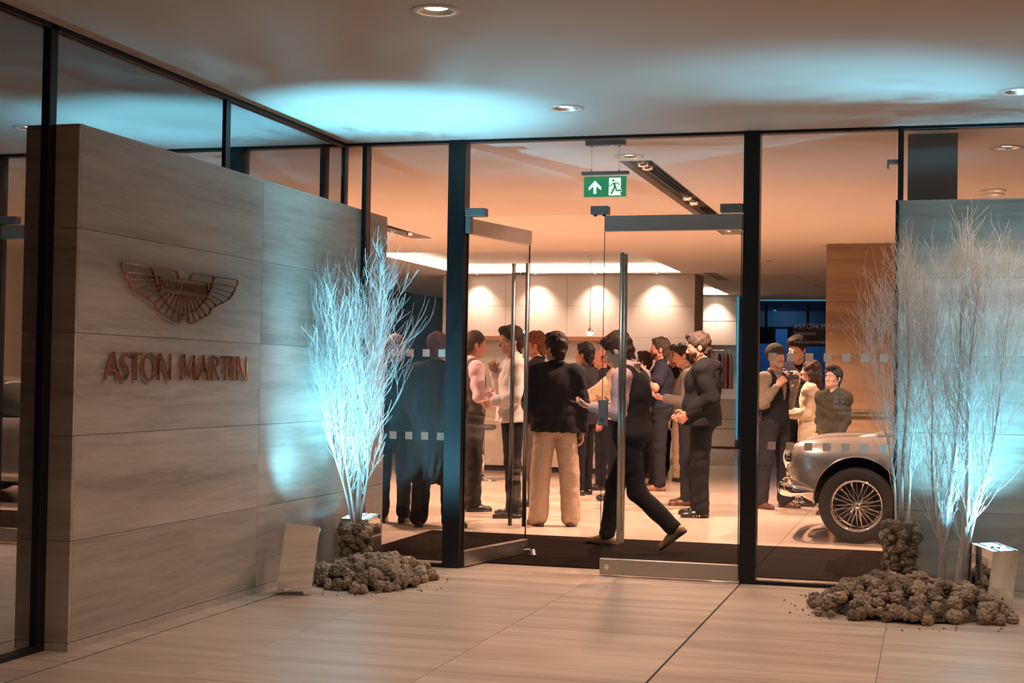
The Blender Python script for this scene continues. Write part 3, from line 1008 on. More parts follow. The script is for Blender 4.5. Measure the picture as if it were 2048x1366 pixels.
emb = thing('winged_emblem', 'polished metal winged emblem with nameplate on the stone wall', 'emblem', (XW, 0, 0))
EMB = {
    'outline': [[(-3.45, 2.010), (-3.152, 2.006), (-2.897, 2.006), (-2.864, 2.0), (-2.844, 1.966)],
                [(-3.45, 2.010), (-3.461, 1.992), (-3.441, 1.962), (-3.419, 1.955), (-3.412, 1.936), (-3.386, 1.917), (-3.37, 1.898), (-3.353, 1.879), (-3.11, 1.807), (-3.089, 1.781), (-3.054, 1.765), (-2.852, 1.71), (-2.834, 1.712), (-2.777, 1.769)],
                [(-2.714, 1.966), (-2.700, 1.996), (-2.672, 2.006), (-2.416, 2.006), (-2.109, 2.008), (-2.1, 1.988), (-2.132, 1.957), (-2.16, 1.921), (-2.204, 1.886), (-2.289, 1.858), (-2.377, 1.833), (-2.447, 1.812), (-2.462, 1.782), (-2.504, 1.765), (-2.695, 1.712), (-2.717, 1.712), (-2.775, 1.767)]],
    'inner_arc': [[(-3.152, 2.004), (-3.131, 1.976), (-3.095, 1.92), (-3.059, 1.884), (-3.023, 1.844), (-2.938, 1.802), (-2.88, 1.78), (-2.829, 1.77), (-2.771, 1.767), (-2.712, 1.771), (-2.661, 1.78), (-2.579, 1.817), (-2.497, 1.877), (-2.453, 1.932), (-2.416, 2.006)]],
    'cross_bar': [[(-3.41, 1.961), (-3.13, 1.963), (-2.501, 1.963), (-2.15, 1.962)]],
    'nameplate_frame': [[(-3.055, 1.96), (-3.049, 1.877), (-2.499, 1.877), (-2.501, 1.96)]],
}
for nm, lines in EMB.items():
    for ln in lines:
        ribbon(MB(), ln, 0.0068, 0.012, 0.026).build(nm, 'warm_mirror_steel', emb)
for ln in ([(-3.374, 1.923), (-3.055, 1.945)], [(-3.344, 1.886), (-3.054, 1.928)], [(-3.268, 1.862), (-3.053, 1.901)], [(-3.185, 1.838), (-3.049, 1.879)],
           [(-3.097, 1.815), (-2.969, 1.873)], [(-2.912, 1.873), (-3.048, 1.776)], [(-2.866, 1.873), (-2.974, 1.758)], [(-2.834, 1.873), (-2.88, 1.78), (-2.91, 1.736)],
           [(-2.805, 1.873), (-2.829, 1.77), (-2.841, 1.714)], [(-2.777, 1.873), (-2.775, 1.771)], [(-2.75, 1.873), (-2.725, 1.773), (-2.712, 1.715)],
           [(-2.725, 1.874), (-2.672, 1.779), (-2.644, 1.733)], [(-2.691, 1.875), (-2.624, 1.796), (-2.572, 1.751)], [(-2.654, 1.875), (-2.579, 1.817), (-2.504, 1.768)],
           [(-2.589, 1.875), (-2.447, 1.812)], [(-2.497, 1.877), (-2.377, 1.835)], [(-2.498, 1.945), (-2.169, 1.921)], [(-2.498, 1.925), (-2.209, 1.89)], [(-2.498, 1.901), (-2.298, 1.86)]):
    ribbon(MB(), ln, 0.0050, 0.013, 0.025).build('feather_bar', 'warm_mirror_steel', emb)
k0, k1 = -3.042, -2.510
s0, s1 = WORD[0][1], WORD[-1][2]
for ch, a, b in WORD:
    f = lambda y: k0 + (y - s0) / (s1 - s0) * (k1 - k0)
    letter(MB(), ch, f(a), f(b), 1.895, 1.945, 0.012, 0.022).build('letter', 'warm_mirror_steel', emb)

# ================================================================== FLOODLIGHT BOXES
mat('perforated', (0.03, 0.03, 0.03), 0.5, 0.5)


def flood_box(label, loc, rotz, tilt, targets, w=0.22, d=0.20, h=0.40, grille=True, ld=0.04, lip=0.0, roll=0.0):
    t = thing('floodlight_box', label, 'floodlight', loc, rotz, 'mirrored floodlight boxes')
    T = Matrix.Rotation(roll, 4, 'Y') @ Matrix.Rotation(tilt, 4, 'X')

    def B(name, m, *b):
        return MB().box(*b, m=T).build(name, m, t)
    th = 0.006
    # side panels with a raised foot cut-out, open top
    for (x0, x1, y0, y1) in ((-w / 2, w / 2, -d / 2, -d / 2 + th), (-w / 2, w / 2, d / 2 - th, d / 2)):
        mb = MB().box(x0, x1, y0, y1, 0.03, h + (lip if y0 < 0 else 0), m=T)
        mb.box(x0, x0 + 0.05, y0, y1, 0.0, 0.03, m=T).box(x1 - 0.05, x1, y0, y1, 0.0, 0.03, m=T)
        mb.build('mirror_panel', 'mirror_steel', t)
    for (x0, x1) in ((-w / 2, -w / 2 + th), (w / 2 - th, w / 2)):
        sp = MB().box(x0, x1, -d / 2 + th, d / 2 - th, 0.0, h, m=T).build('mirror_panel', 'mirror_steel', t)
        if grille:
            xx = x0 - 0.0006 if x0 < 0 else x1 + 0.0006
            mb = MB()
            for r_ in range(6):
                for c_ in range(13):
                    y_ = -d / 2 + 0.03 + c_ * 0.011 + (r_ % 2) * 0.0055
                    z_ = h - 0.06 - r_ * 0.010
                    mm = T @ Matrix.Translation((xx, y_, z_)) @ Matrix.Rotation(R(90), 4, 'Y')
                    mb.lathe([(0.0, 0.0), (0.0036, 0.0)], 6, mm, False)
            mb.build('vent_holes', 'perforated', sp)
    B('bottom_plate', 'perforated', -w / 2 + th, w / 2 - th, -d / 2 + th, d / 2 - th, 0.03, 0.036)
    lp = B('lamp_panel', 'cyan_led', -w / 2 + 0.025, w / 2 - 0.025, -d / 2 + 0.025, d / 2 - 0.025, h - ld, h - ld + 0.01)
    for q in (-0.035, 0.035):
        MB().box(q - 0.004, q + 0.004, -d / 2 + 0.02, d / 2 - 0.02, h - ld + 0.01, h - ld + 0.015, m=T).build('lamp_divider', 'perforated', lp)
    t.rotation_euler = (0, 0, rotz)
    M = Matrix.Translation(loc) @ Matrix.Rotation(rotz, 4, 'Z') @ T
    src = M @ Vector((0, 0, h + 0.006 + lip))
    for k, (tg, e, cone) in enumerate(targets):
        o = spot('flood_beam', src, tg, e, CYAN, cone, 1.0, 0.03)
        o.parent = t
        o.matrix_parent_inverse = (Matrix.Translation(loc) @ Matrix.Rotation(rotz, 4, 'Z')).inverted()
    return t


flood_box('mirrored floodlight box leaning against the foot of the signed wall', (0.385, -1.60, 0.020), R(20), R(5), [((0.84, -1.12, 3.2), E_FLOOD * 3.9, 50), ((0.58, -0.70, 1.6), E_FLOOD * 0.6, 112), ((0.52, -0.78, 1.25), E_FLOOD * 1.1, 52)], ld=0.14, lip=0.05, roll=R(7))
flood_box('mirrored floodlight box half hidden behind the left birch', (0.36, -0.36, 0.0), R(-6), R(8), [((0.62, -0.95, 1.6), E_FLOOD * 1.5, 74)])
flood_box('mirrored floodlight box with moss reflected in it, at the right stone wall', (4.71, -0.50, 0.0), R(42), R(9), [((3.86, -1.40, 3.2), E_FLOOD * 1.8, 46), ((4.45, -0.28, 1.9), E_FLOOD * 1.2, 116)])

# ================================================================== BIRCHES
mat('birch', (0.78, 0.76, 0.74), 0.42, var=0.12, scale=60, spec=0.6)
mat('birch_bark', (0.46, 0.40, 0.36), 0.55, var=0.25, scale=45, stretch=(1, 1, 0.3), bump=0.3, bscale=80)


def wander(rng, p, d, length, n, wob, up):
    pts = [Vector(p)]
    d = Vector(d).normalized()
    st = length / n
    for _ in range(n):
        d = (d + Vector((rng.gauss(0, wob), rng.gauss(0, wob), rng.gauss(0, wob) + up))).normalized()
        pts.append(pts[-1] + d * st)
    return pts


def birch(label, loc, seed, stems, spread, height, n_branch, lean=(0, 0), trunk_r=0.022, ymin=None):
    rng = random.Random(seed)
    t = thing('silver_birch', label, 'tree', loc, 0, 'white painted birches')

    def clampy(pts):
        if ymin is not None:
            for p in pts:
                if p.y + loc[1] > ymin:
                    p.y = ymin - loc[1] - 0.015 * rng.random()
            for p in pts:
                if p.x + loc[0] < XW + 0.015:
                    p.x = XW + 0.015 - loc[0] + 0.015 * rng.random()
        return pts

    def twig(mb, p, d, length, r, level):
        n = 5 if level == 0 else (4 if level == 1 else 3)
        pts = clampy(wander(rng, p, d, length, n, 0.11, 0.13))
        rads = [max(0.0010, r * (1 - 0.75 * i / n)) for i in range(n + 1)]
        mb.tube(pts, rads, 4 if level < 1 else 3, False)
        if level < 2:
            k = rng.randint(5, 7) if level == 0 else rng.randint(2, 3)
            for _ in range(k):
                i = rng.randint(1, n)
                dd = (pts[i] - pts[i - 1]).normalized()
                az = rng.uniform(0, 2 * math.pi)
                side = Vector((math.cos(az), math.sin(az), 0))
                twig(mb, pts[i], dd * 0.9 + side * rng.uniform(0.22, 0.55), length * rng.uniform(0.34, 0.66), rads[i] * 0.7, level + 1)

    for si, (sx, sy, tx, ty, hh, r0) in enumerate(stems):
        p0 = Vector((sx, sy, 0.0))
        top = Vector((tx, ty, hh))
        n = 16
        pts = []
        for i in range(n + 1):
            u = i / n
            q = p0.lerp(top, u)
            q += Vector((math.sin(u * 7 + si * 2 + seed) * 0.022, math.cos(u * 6 + si + seed) * 0.022, 0)) * min(1, u * 3)
            pts.append(q)
        pts = clampy(pts)
        rads = [max(0.002, r0 * (1 - 0.93 * (i / n) ** 0.75)) for i in range(n + 1)]
        MB().tube(pts, rads, 8).build('trunk', 'birch_bark' if r0 > 0.0125 else 'birch', t)
        for k in range(n_branch):
            u = rng.uniform(0.16, 0.93) ** 1.05
            i = min(n - 1, int(u * n))
            base = pts[i].lerp(pts[i + 1], u * n - i)
            az = rng.uniform(0, 2 * math.pi)
            out = Vector((math.cos(az), math.sin(az) * 0.75, 0))
            a = rng.uniform(0.35, 0.75) * spread
            L = (0.28 + 0.62 * math.sin(math.pi * min(1, 0.15 + u * 0.8))) * height * 0.34 * rng.uniform(0.75, 1.25)
            L = min(L, max(0.12, (height * 1.03 - base.z) * 0.95))
            mb = MB()
            twig(mb, base, Vector((0, 0, 1)) + out * a, L, min(0.0039, max(0.0022, rads[i] * 0.34)), 0)
            mb.build('branch', 'birch', t)
    return t


birch('white branching birch in a moss pot at the left, lit cyan', (0.47, -0.78, 0.34), 3,
      [(0.0, 0.0, 0.16, 0.02, 2.10, 0.019), (-0.02, 0.01, -0.22, -0.08, 1.42, 0.013), (0.02, 0.0, 0.20, -0.05, 1.45, 0.013), (0.0, -0.02, -0.14, -0.18, 1.55, 0.012), (0.02, 0.02, 0.02, 0.12, 1.5, 0.012), (-0.02, 0.0, -0.24, -0.26, 1.2, 0.010)],
      0.74, 1.72, 29, ymin=-0.08)
birch('tall slim white birch standing in the moss pot before the right sidelight', (4.17, -0.30, 0.46), 11,
      [(0.0, 0.0, 0.04, -0.02, 2.20, 0.017), (-0.03, 0.0, -0.16, -0.05, 1.35, 0.010), (0.04, 0.0, 0.14, -0.03, 1.4, 0.010)],
      0.50, 1.75, 28, ymin=-0.06)
birch('double stemmed grey birch rising from the right moss mound', (4.47, -0.52, 0.0), 23,
      [(-0.05, 0.06, 0.10, 0.0, 2.15, 0.030), (0.05, -0.08, 0.18, -0.10, 2.2, 0.026), (-0.02, 0.0, -0.16, -0.03, 1.8, 0.014), (0.07, -0.02, 0.38, -0.02, 1.9, 0.014)],
      0.54, 2.15, 32, ymin=-0.06)

# ================================================================== MOSS
from mathutils import noise as mnoise
mat('moss', (0.27, 0.205, 0.14), 0.95, var=0.45, scale=3.0, rand=0.45)
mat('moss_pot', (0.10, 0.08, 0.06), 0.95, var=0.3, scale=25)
mat('soil', (0.045, 0.035, 0.028), 0.95, var=0.3, scale=60)


def clump_mesh(seed):
    bm = bmesh.new()
    bmesh.ops.create_icosphere(bm, subdivisions=4, radius=1.0)
    off = Vector((seed * 7.1, seed * 3.3, seed * 1.7))
    for v in bm.verts:
        p = v.co.copy()
        f1 = mnoise.voronoi(p * 2.0 + off)[0][0]
        f2 = mnoise.voronoi(p * 4.6 + off)[0][0]
        d = 0.34 - 0.62 * min(f1, 0.9) ** 2 - 0.26 * min(f2, 0.9) ** 2 + 0.16 * mnoise.noise(p * 1.4 + off) + 0.05 * mnoise.noise(p * 14 + off)
        v.co = p * (0.86 + d)
    me = bpy.data.meshes.new('moss_clump')
    bm.to_mesh(me)
    bm.free()
    me.polygons.foreach_set('use_smooth', [True] * len(me.polygons))
    me.materials.append(MATS['moss'])
    return me


CLUMPS = [clump_mesh(k) for k in range(5)]


def clump(parent, p, r, rng):
    o = link('moss_clump', rng.choice(CLUMPS), parent, p, (rng.uniform(0, 6.3), rng.uniform(0, 6.3), rng.uniform(0, 6.3)))
    s = r * rng.uniform(0.8, 1.2)
    o.scale = (s * rng.uniform(0.85, 1.2), s * rng.uniform(0.85, 1.2), s * rng.uniform(0.75, 1.05))
    return o


def catmull_1(pts, n):
    out = []
    for k in range(n):
        u = k / (n - 1) * (len(pts) - 1)
        i = min(int(u), len(pts) - 2)
        f = u - i
        out.append(tuple(pts[i][c] * (1 - f) + pts[i + 1][c] * f for c in (0, 1)))
    return out


def mound(label, cx, cy, rx, ry, hgt, n, seed, holes=(), rot=0.0, ymax=-0.06):
    rng = random.Random(seed)
    t = thing('moss_mound', label, 'moss mound', (cx, cy, 0), 0, 'moss mounds')
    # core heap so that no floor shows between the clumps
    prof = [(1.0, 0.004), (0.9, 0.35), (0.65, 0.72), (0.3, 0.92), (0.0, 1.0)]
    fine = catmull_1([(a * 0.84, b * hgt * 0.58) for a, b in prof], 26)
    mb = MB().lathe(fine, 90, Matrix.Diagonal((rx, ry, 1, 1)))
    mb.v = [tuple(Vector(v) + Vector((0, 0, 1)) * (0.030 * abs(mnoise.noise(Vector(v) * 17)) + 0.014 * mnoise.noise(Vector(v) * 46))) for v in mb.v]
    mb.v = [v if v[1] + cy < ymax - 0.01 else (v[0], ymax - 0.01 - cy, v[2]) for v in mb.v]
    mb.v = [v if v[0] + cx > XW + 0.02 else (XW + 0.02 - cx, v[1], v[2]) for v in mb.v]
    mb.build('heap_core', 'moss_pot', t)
    k = 0
    while k < n:
        a = rng.uniform(0, 2 * math.pi)
        q = rng.uniform(0.0, 1.0) ** 0.42
        edge = 1 + 0.10 * math.sin(3 * a + seed) + 0.06 * math.sin(7 * a + seed * 2)
        x, y = math.cos(a) * q * rx * edge, math.sin(a) * q * ry * edge
        if y + cy > ymax or x + cx < XW + 0.05:
            continue
        if any(math.hypot(x + cx - hx, y + cy - hy) < hr for hx, hy, hr in holes):
            continue
        h = hgt * max(0.0, 1 - q ** 2.2) * 0.75
        r = rng.uniform(0.026, 0.050) * (0.8 if q > 0.85 else 1)
        clump(t, (x, y, h + r * 0.70), r, rng)
        k += 1
    # crumbs on the floor
    for _ in range(46):
        a = rng.uniform(0, 2 * math.pi)
        q = rng.uniform(1.02, 1.35)
        x, y = math.cos(a) * q * rx, math.sin(a) * q * ry
        if y + cy > ymax:
            continue
        s = rng.uniform(0.003, 0.008)
        o = link('moss_crumb', CLUMPS[0], t, (x, y, s * 0.5), (rng.uniform(0, 6), rng.uniform(0, 6), rng.uniform(0, 6)))
        o.scale = (s * 1.6, s, s * 0.6)
    return t


def moss_pot(label, cx, cy, prof, n, seed, zb=0.0):
    rng = random.Random(seed)
    t = thing('moss_pot', label, 'planter', (cx, cy, zb), 0, 'moss covered pots')
    pot = MB().lathe([(0.0, 0.0)] + [(r * 0.86, z) for r, z in prof] + [(0.0, prof[-1][1] - 0.02)], 24).build('pot', 'moss_pot', t)
    zs = [z for _, z in prof]
    for k in range(n):
        z = zs[0] + (zs[-1] - zs[0]) * (k + rng.random()) / n
        for (r0, za), (r1, zb_) in zip(prof[:-1], prof[1:]):
            if za <= z <= zb_:
                rr = r0 + (r1 - r0) * (z - za) / max(1e-6, zb_ - za)
                break
        a = k * 2.39996 + rng.uniform(-0.4, 0.4)
        r = rng.uniform(0.022, 0.040)
        clump(t, (math.cos(a) * rr * 0.9, math.sin(a) * rr * 0.9, z), r, rng)
    for k in range(10):
        a = rng.uniform(0, 6.28)
        q = prof[-1][0] * rng.uniform(0.35, 0.8)
        clump(t, (math.cos(a) * q, math.sin(a) * q, zs[-1] + 0.0), rng.uniform(0.02, 0.035), rng)
    return t


mound('heap of tan moss clumps around the left birch pot', 0.66, -0.93, 0.41, 0.50, 0.16, 260, 5, holes=((0.36, -0.36, 0.17), (0.47, -0.78, 0.11), (0.36, -1.60, 0.17)))
moss_pot('pot wrapped in brown moss holding the left birch', 0.47, -0.78, [(0.085, 0.0), (0.088, 0.14), (0.10, 0.25), (0.115, 0.36)], 95, 8)
mound('wide heap of grey brown moss clumps at the right birches', 4.22, -0.82, 0.60, 0.60, 0.21, 300, 9, holes=((4.76, -0.50, 0.17), (4.17, -0.30, 0.10)))
moss_pot('tall pot wrapped in clumpy moss holding the slim right birch', 4.17, -0.30, [(0.12, 0.0), (0.085, 0.18), (0.095, 0.30), (0.125, 0.42), (0.12, 0.49)], 115, 12)

# ================================================================== SILVER CAR
mat('car_paint', (0.46, 0.45, 0.43), 0.24, 0.75, coat=0.8)
mat('tyre', (0.018, 0.017, 0.016), 0.75, bump=0.15, bscale=60)
mat('wheel_house', (0.004, 0.004, 0.004), 0.9)
mat('car_glass', (0.02, 0.025, 0.025), 0.05)
mat('lamp_glass', (0.75, 0.75, 0.72), 0.08, spec=0.8)


def catmull(P, n):
    """P: (k, dims) control rows at parameter 0..k-1 -> n rows"""
    P = np.asarray(P, float)
    k = len(P)
    Q = np.vstack([2 * P[0] - P[1], P, 2 * P[-1] - P[-2]])
    t = np.linspace(0, k - 1 - 1e-9, n)
    i = t.astype(int)
    f = (t - i)[:, None]
    a, b, c, d = Q[i], Q[i + 1], Q[i + 2], Q[i + 3]
    return 0.5 * ((2 * b) + (c - a) * f + (2 * a - 5 * b + 4 * c - d) * f ** 2 + (3 * b - a - 3 * c + d) * f ** 3)


def loft_body(stations, nx, ny, section):
    """stations: rows (x, params...) ; returns closed mesh (both sides)"""
    S = np.array(stations, float)
    xs = np.linspace(0, 1, nx) ** 1.25
    xq = S[0, 0] + xs * (S[-1, 0] - S[0, 0])
    # monotone resample of every parameter over x with a fine catmull
    fine = catmull(S, 600)
    par = np.stack([np.interp(xq, fine[:, 0], fine[:, c]) for c in range(1, S.shape[1])], 1)
    rows = []
    for x, p in zip(xq, par):
        half = catmull(section(*p), ny)
        half[0, 0] = half[-1, 0] = 0.0
        full = np.vstack([half, (half * [-1, 1])[::-1][1:-1]])
        rows.append(np.column_stack([np.full(len(full), x), full]))
    V = np.vstack(rows)
    m = len(rows[0])
    F = []
    for i in range(nx - 1):
        for j in range(m):
            j2 = (j + 1) % m
            F.append((i * m + j, i * m + j2, (i + 1) * m + j2, (i + 1) * m + j))
    F.append(tuple(range(m))[::-1])
    F.append(tuple((nx - 1) * m + j for j in range(m)))
    return V, F


def car_section(zb, ws, zs, yc, zc, zh):
    return [(0, zb), (ws * 0.55, zb), (ws * 0.85, zb + 0.01), (ws * 0.955, zb + 0.06), (ws * 0.99, (zb + zs) / 2), (ws, zs),
            (ws * 0.985, zs + (zc - zs) * 0.45), (yc + (ws - yc) * 0.62, zc - (zc - zs) * 0.20), (yc + (ws - yc) * 0.2, zc - 0.008), (yc - 0.06, zc - 0.006),
            (yc - 0.16, zc - 0.03), (yc * 0.5, (zc + zh) / 2 - 0.005), (yc * 0.25, zh - 0.004), (0, zh)]


def silver_car():
    CX, CY = 3.10, 3.73
    t = thing('classic_car', 'silver classic sports car with wire wheels behind the right sidelight', 'car', (CX, CY, 0))
    st = [(0.0, 0.56, 0.60, 0.72, 0.56, 0.79, 0.66), (0.025, 0.50, 0.66, 0.71, 0.585, 0.835, 0.70), (0.07, 0.44, 0.715, 0.69, 0.60, 0.872, 0.745), (0.16, 0.37, 0.76, 0.67, 0.61, 0.905, 0.80),
          (0.33, 0.31, 0.795, 0.65, 0.62, 0.932, 0.85), (0.63, 0.27, 0.815, 0.63, 0.625, 0.945, 0.89), (1.05, 0.24, 0.82, 0.61, 0.63, 0.945, 0.935),
          (1.6, 0.22, 0.81, 0.59, 0.65, 0.935, 0.965), (2.4, 0.22, 0.81, 0.59, 0.67, 0.925, 0.94), (3.2, 0.24, 0.82, 0.60, 0.66, 0.92, 0.93),
          (3.9, 0.30, 0.78, 0.58, 0.62, 0.85, 0.86), (4.25, 0.40, 0.70, 0.56, 0.55, 0.76, 0.77), (4.42, 0.48, 0.58, 0.55, 0.45, 0.66, 0.68)]
    V, F = loft_body(st, 120, 56, car_section)
    me = bpy.data.meshes.new('car_body')
    me.from_pydata(V.tolist(), [], F)
    bm = bmesh.new()
    bm.from_mesh(me)
    bmesh.ops.recalc_face_normals(bm, faces=bm.faces)
    bm.to_mesh(me)
    bm.free()
    me.materials.append(MATS['car_paint'])
    me.materials.append(MATS['wheel_house'])
    body = link('car_body', me)
    cuts = []
    for wx in (0.63, 3.12):
        for s in (-1, 1):
            mb = MB()
            mb.lathe([(0.0, -0.16), (0.376, -0.16), (0.376, 0.16), (0.0, 0.16)], 64, Matrix.Translation((wx, s * 0.76, 0.39)) @ Matrix.Rotation(R(90), 4, 'X'), False)
            cm = mb.mesh('cut')
            bmc = bmesh.new()
            bmc.from_mesh(cm)
            bmesh.ops.remove_doubles(bmc, verts=bmc.verts, dist=1e-5)
            bmesh.ops.recalc_face_normals(bmc, faces=bmc.faces)
            bmc.to_mesh(cm)
            bmc.free()
            cm.materials.append(MATS['wheel_house'])
            co = link('cut', cm)
            cuts.append(co)
            md = body.modifiers.new('b', 'BOOLEAN')
            md.operation = 'DIFFERENCE'
            md.object = co
            md.solver = 'EXACT'
    dg = bpy.context.evaluated_depsgraph_get()
    nm = bpy.data.meshes.new_from_object(body.evaluated_get(dg))
    for o in cuts + [body]:
        bpy.data.objects.remove(o, do_unlink=True)
    # wheel housings are the faces on the cutter cylinders
    for p in nm.polygons:
        c = p.center
        ins = any(math.hypot(c.x - wx, c.z - 0.39) < 0.375 for wx in (0.63, 3.12)) and abs(c.y) > 0.59 and c.z < 0.8
        p.material_index = 0
        p.use_smooth = True
        if ins:
            p.material_index = 1
    if len(nm.materials) < 2:
        nm.materials.append(MATS['wheel_house'])
    nm.materials[1] = MATS['wheel_house']
    try:
        nm.set_sharp_from_angle(angle=R(35))
    except Exception:
        pass
    bo = link('car_body', nm, t)
    # wheel arch lips
    for wx in (0.63, 3.12):
        for s in (-1, 1):
            pts = []
            for k in range(33):
                a = R(-8 + 196 * k / 32)
                x, z = wx + 0.378 * math.cos(a), 0.39 + 0.378 * math.sin(a)
                pts.append((x, s * (0.812 - 0.06 * max(0, (z - 0.63)) ** 1.2 - (0.05 if x < 0.35 else 0) * (0.35 - x) / 0.12 * 0.7), z))
            MB().tube(pts, 0.006, 6).build('arch_lip', 'car_paint', bo)
    # cabin
    cab = [(1.62, 0.92, 0.66, 0.94), (1.95, 0.92, 0.66, 1.16), (2.25, 0.92, 0.66, 1.30), (2.7, 0.92, 0.66, 1.33), (3.2, 0.90, 0.64, 1.22), (3.75, 0.84, 0.58, 0.92)]
    V, F = loft_body(cab, 40, 24, lambda zb, w, zt: [(0, zb - 0.03), (w, zb - 0.03), (w * 0.97, zb + (zt - zb) * 0.35), (w * 0.84, zb + (zt - zb) * 0.78), (w * 0.55, zt - 0.01), (0, zt)])
    me = bpy.data.meshes.new('cabin_glass')
    me.from_pydata(V.tolist(), [], F)
    me.polygons.foreach_set('use_smooth', [True] * len(me.polygons))
    me.materials.append(MATS['car_glass'])
    link('cabin_glass', me, t)
    roof = [(2.2, 1.26, 0.40, 1.30), (2.5, 1.27, 0.50, 1.345), (2.8, 1.26, 0.50, 1.345), (3.1, 1.20, 0.44, 1.27), (3.3, 1.14, 0.36, 1.20)]
    V, F = loft_body(roof, 20, 14, lambda zb, w, zt: [(0, zb), (w, zb), (w * 0.8, zt - 0.015), (0, zt)])
    me = bpy.data.meshes.new('roof')
    me.from_pydata(V.tolist(), [], F)
    me.polygons.foreach_set('use_smooth', [True] * len(me.polygons))
    me.materials.append(MATS['car_paint'])
    link('roof', me, t)
    # bonnet scoop and side crease
    MB().tube([(0.45, 0, 0.875), (0.8, 0, 0.925), (1.3, 0, 0.965), (1.5, 0, 0.962)], [0.01, 0.05, 0.06, 0.02], 14).build('bonnet_scoop', 'car_paint', t)
    # head lamps
    for s in (-1, 1):
        m4 = Matrix.Translation((0.012, s * 0.585, 0.735)) @ Matrix.Rotation(R(-90), 4, 'Y') @ Matrix.Rotation(R(6 * s), 4, 'X')
        hl = MB().lathe([(0.098, -0.03), (0.104, 0.0), (0.098, 0.022), (0.084, 0.026)], 32, m4).build('headlamp_ring', 'chrome', t)
        MB().lathe([(0.0, 0.050), (0.03, 0.048), (0.06, 0.040), (0.086, 0.022)], 28, m4).build('headlamp_lens', 'lamp_glass', hl)
        m5 = Matrix.Translation((0.028, s * 0.60, 0.56)) @ Matrix.Rotation(R(-90), 4, 'Y')
        MB().lathe([(0.0, 0.04), (0.02, 0.035), (0.03, 0.0), (0.034, -0.01)], 20, m5).build('side_lamp', 'chrome', t)
    # grille
    g = MB().tube([(-0.02 + 0.0, 0.36 * math.cos(a), 0.60 + 0.115 * math.sin(a)) for a in [2 * math.pi * k / 40 for k in range(41)]], 0.012, 8, False).build('grille_frame', 'chrome', t)
    MB().prism([(0.355 * math.cos(2 * math.pi * k / 40), 0.60 + 0.11 * math.sin(2 * math.pi * k / 40)) for k in range(40)], lambda u, v, d: (d, u, v), -0.016, -0.004).build('grille_back', 'wheel_house', g)
    for k in range(7):
        z = 0.515 + 0.028 * k
        w = 0.35 * math.sqrt(max(0.02, 1 - ((z - 0.60) / 0.115) ** 2))
        MB().box(-0.024, -0.012, -w, w, z - 0.004, z + 0.004).build('grille_slat', 'chrome', g)
    # bumpers: flattened blade wrapping the nose
    def blade(path, name, hz, ht):
        mb = MB()
        P = catmull(path, 48)
        n = 14
        vs, fs = [], []
        for i in range(len(P)):
            tg = P[min(i + 1, len(P) - 1)] - P[max(i - 1, 0)]
            tg = tg / np.linalg.norm(tg)
            nr = np.array([tg[1], -tg[0], 0.0])
            e = min(1.0, 0.12 + 2.6 * min(i, len(P) - 1 - i) / (len(P) - 1) * 2)
            for k in range(n):
                a = 2 * math.pi * k / n
                vs.append(P[i] + nr * (ht * math.cos(a) * e) + np.array([0, 0, 1]) * hz * math.sin(a) * e)
        for i in range(len(P) - 1):
            for k in range(n):
                fs.append((i * n + k, i * n + (k + 1) % n, (i + 1) * n + (k + 1) % n, (i + 1) * n + k))
        fs.append(tuple(range(n)))
        fs.append(tuple((len(P) - 1) * n + k for k in range(n)))
        mb.add([tuple(v) for v in vs], fs, True)
        return mb.build(name, 'chrome', t)
    bl = blade([(0.26, -0.80, 0.445), (0.10, -0.795, 0.45), (-0.015, -0.70, 0.455), (-0.07, -0.45, 0.455), (-0.085, 0, 0.455), (-0.07, 0.45, 0.455), (-0.015, 0.70, 0.455), (0.10, 0.795, 0.45), (0.26, 0.80, 0.445)], 'front_bumper', 0.062, 0.032)
    MB().tube([(0.05, -0.60, 0.43), (0.2, -0.58, 0.44)], 0.02, 8).build('bumper_bracket', 'wheel_house', bl)
    blade([(4.2, -0.74, 0.47), (4.36, -0.66, 0.47), (4.46, -0.4, 0.47), (4.48, 0, 0.47), (4.46, 0.4, 0.47), (4.36, 0.66, 0.47), (4.2, 0.74, 0.47)], 'rear_bumper', 0.055, 0.03)

    # wire wheels: local z = outward axle direction
    def wheel(x, s):
        w = link('wheel', None, t, (x, s * 0.735, 0.336), (R(90) if s < 0 else R(-90), 0, 0))
        w.empty_display_size = 0.05
        return w
    tyre = MB().lathe([(0.222, -0.075), (0.245, -0.088), (0.285, -0.090), (0.318, -0.080), (0.333, -0.060), (0.336, -0.02), (0.336, 0.02), (0.333, 0.060), (0.318, 0.080),
                       (0.285, 0.090), (0.245, 0.086), (0.222, 0.070)], 72, closed=True).mesh('tyre')
    tyre.materials.append(MATS['tyre'])
    rim = MB().lathe([(0.226, 0.076), (0.232, 0.080), (0.230, 0.086), (0.219, 0.084), (0.206, 0.062), (0.200, 0.04), (0.196, -0.05), (0.215, -0.075), (0.222, -0.07), (0.204, -0.045), (0.206, 0.045), (0.214, 0.062)], 72, closed=True).mesh('rim')
    rim.materials.append(MATS['chrome'])
    hub = MB().lathe([(0.0, 0.098), (0.018, 0.096), (0.030, 0.088), (0.034, 0.072), (0.034, 0.052), (0.046, 0.046), (0.050, 0.02), (0.050, -0.05), (0.062, -0.06), (0.0, -0.062)], 28).mesh('hub')
    hub.materials.append(MATS['chrome'])
    spin = MB()
    for k in range(2):
        a = R(40 + 180 * k)
        spin.tube([(0.02 * math.cos(a), 0.02 * math.sin(a), 0.088), (0.05 * math.cos(a), 0.05 * math.sin(a), 0.090), (0.075 * math.cos(a + 0.12), 0.075 * math.sin(a + 0.12), 0.098)], [0.012, 0.011, 0.007], 8)
    spin = spin.mesh('spinner')
    spin.materials.append(MATS['chrome'])
    spokes = []
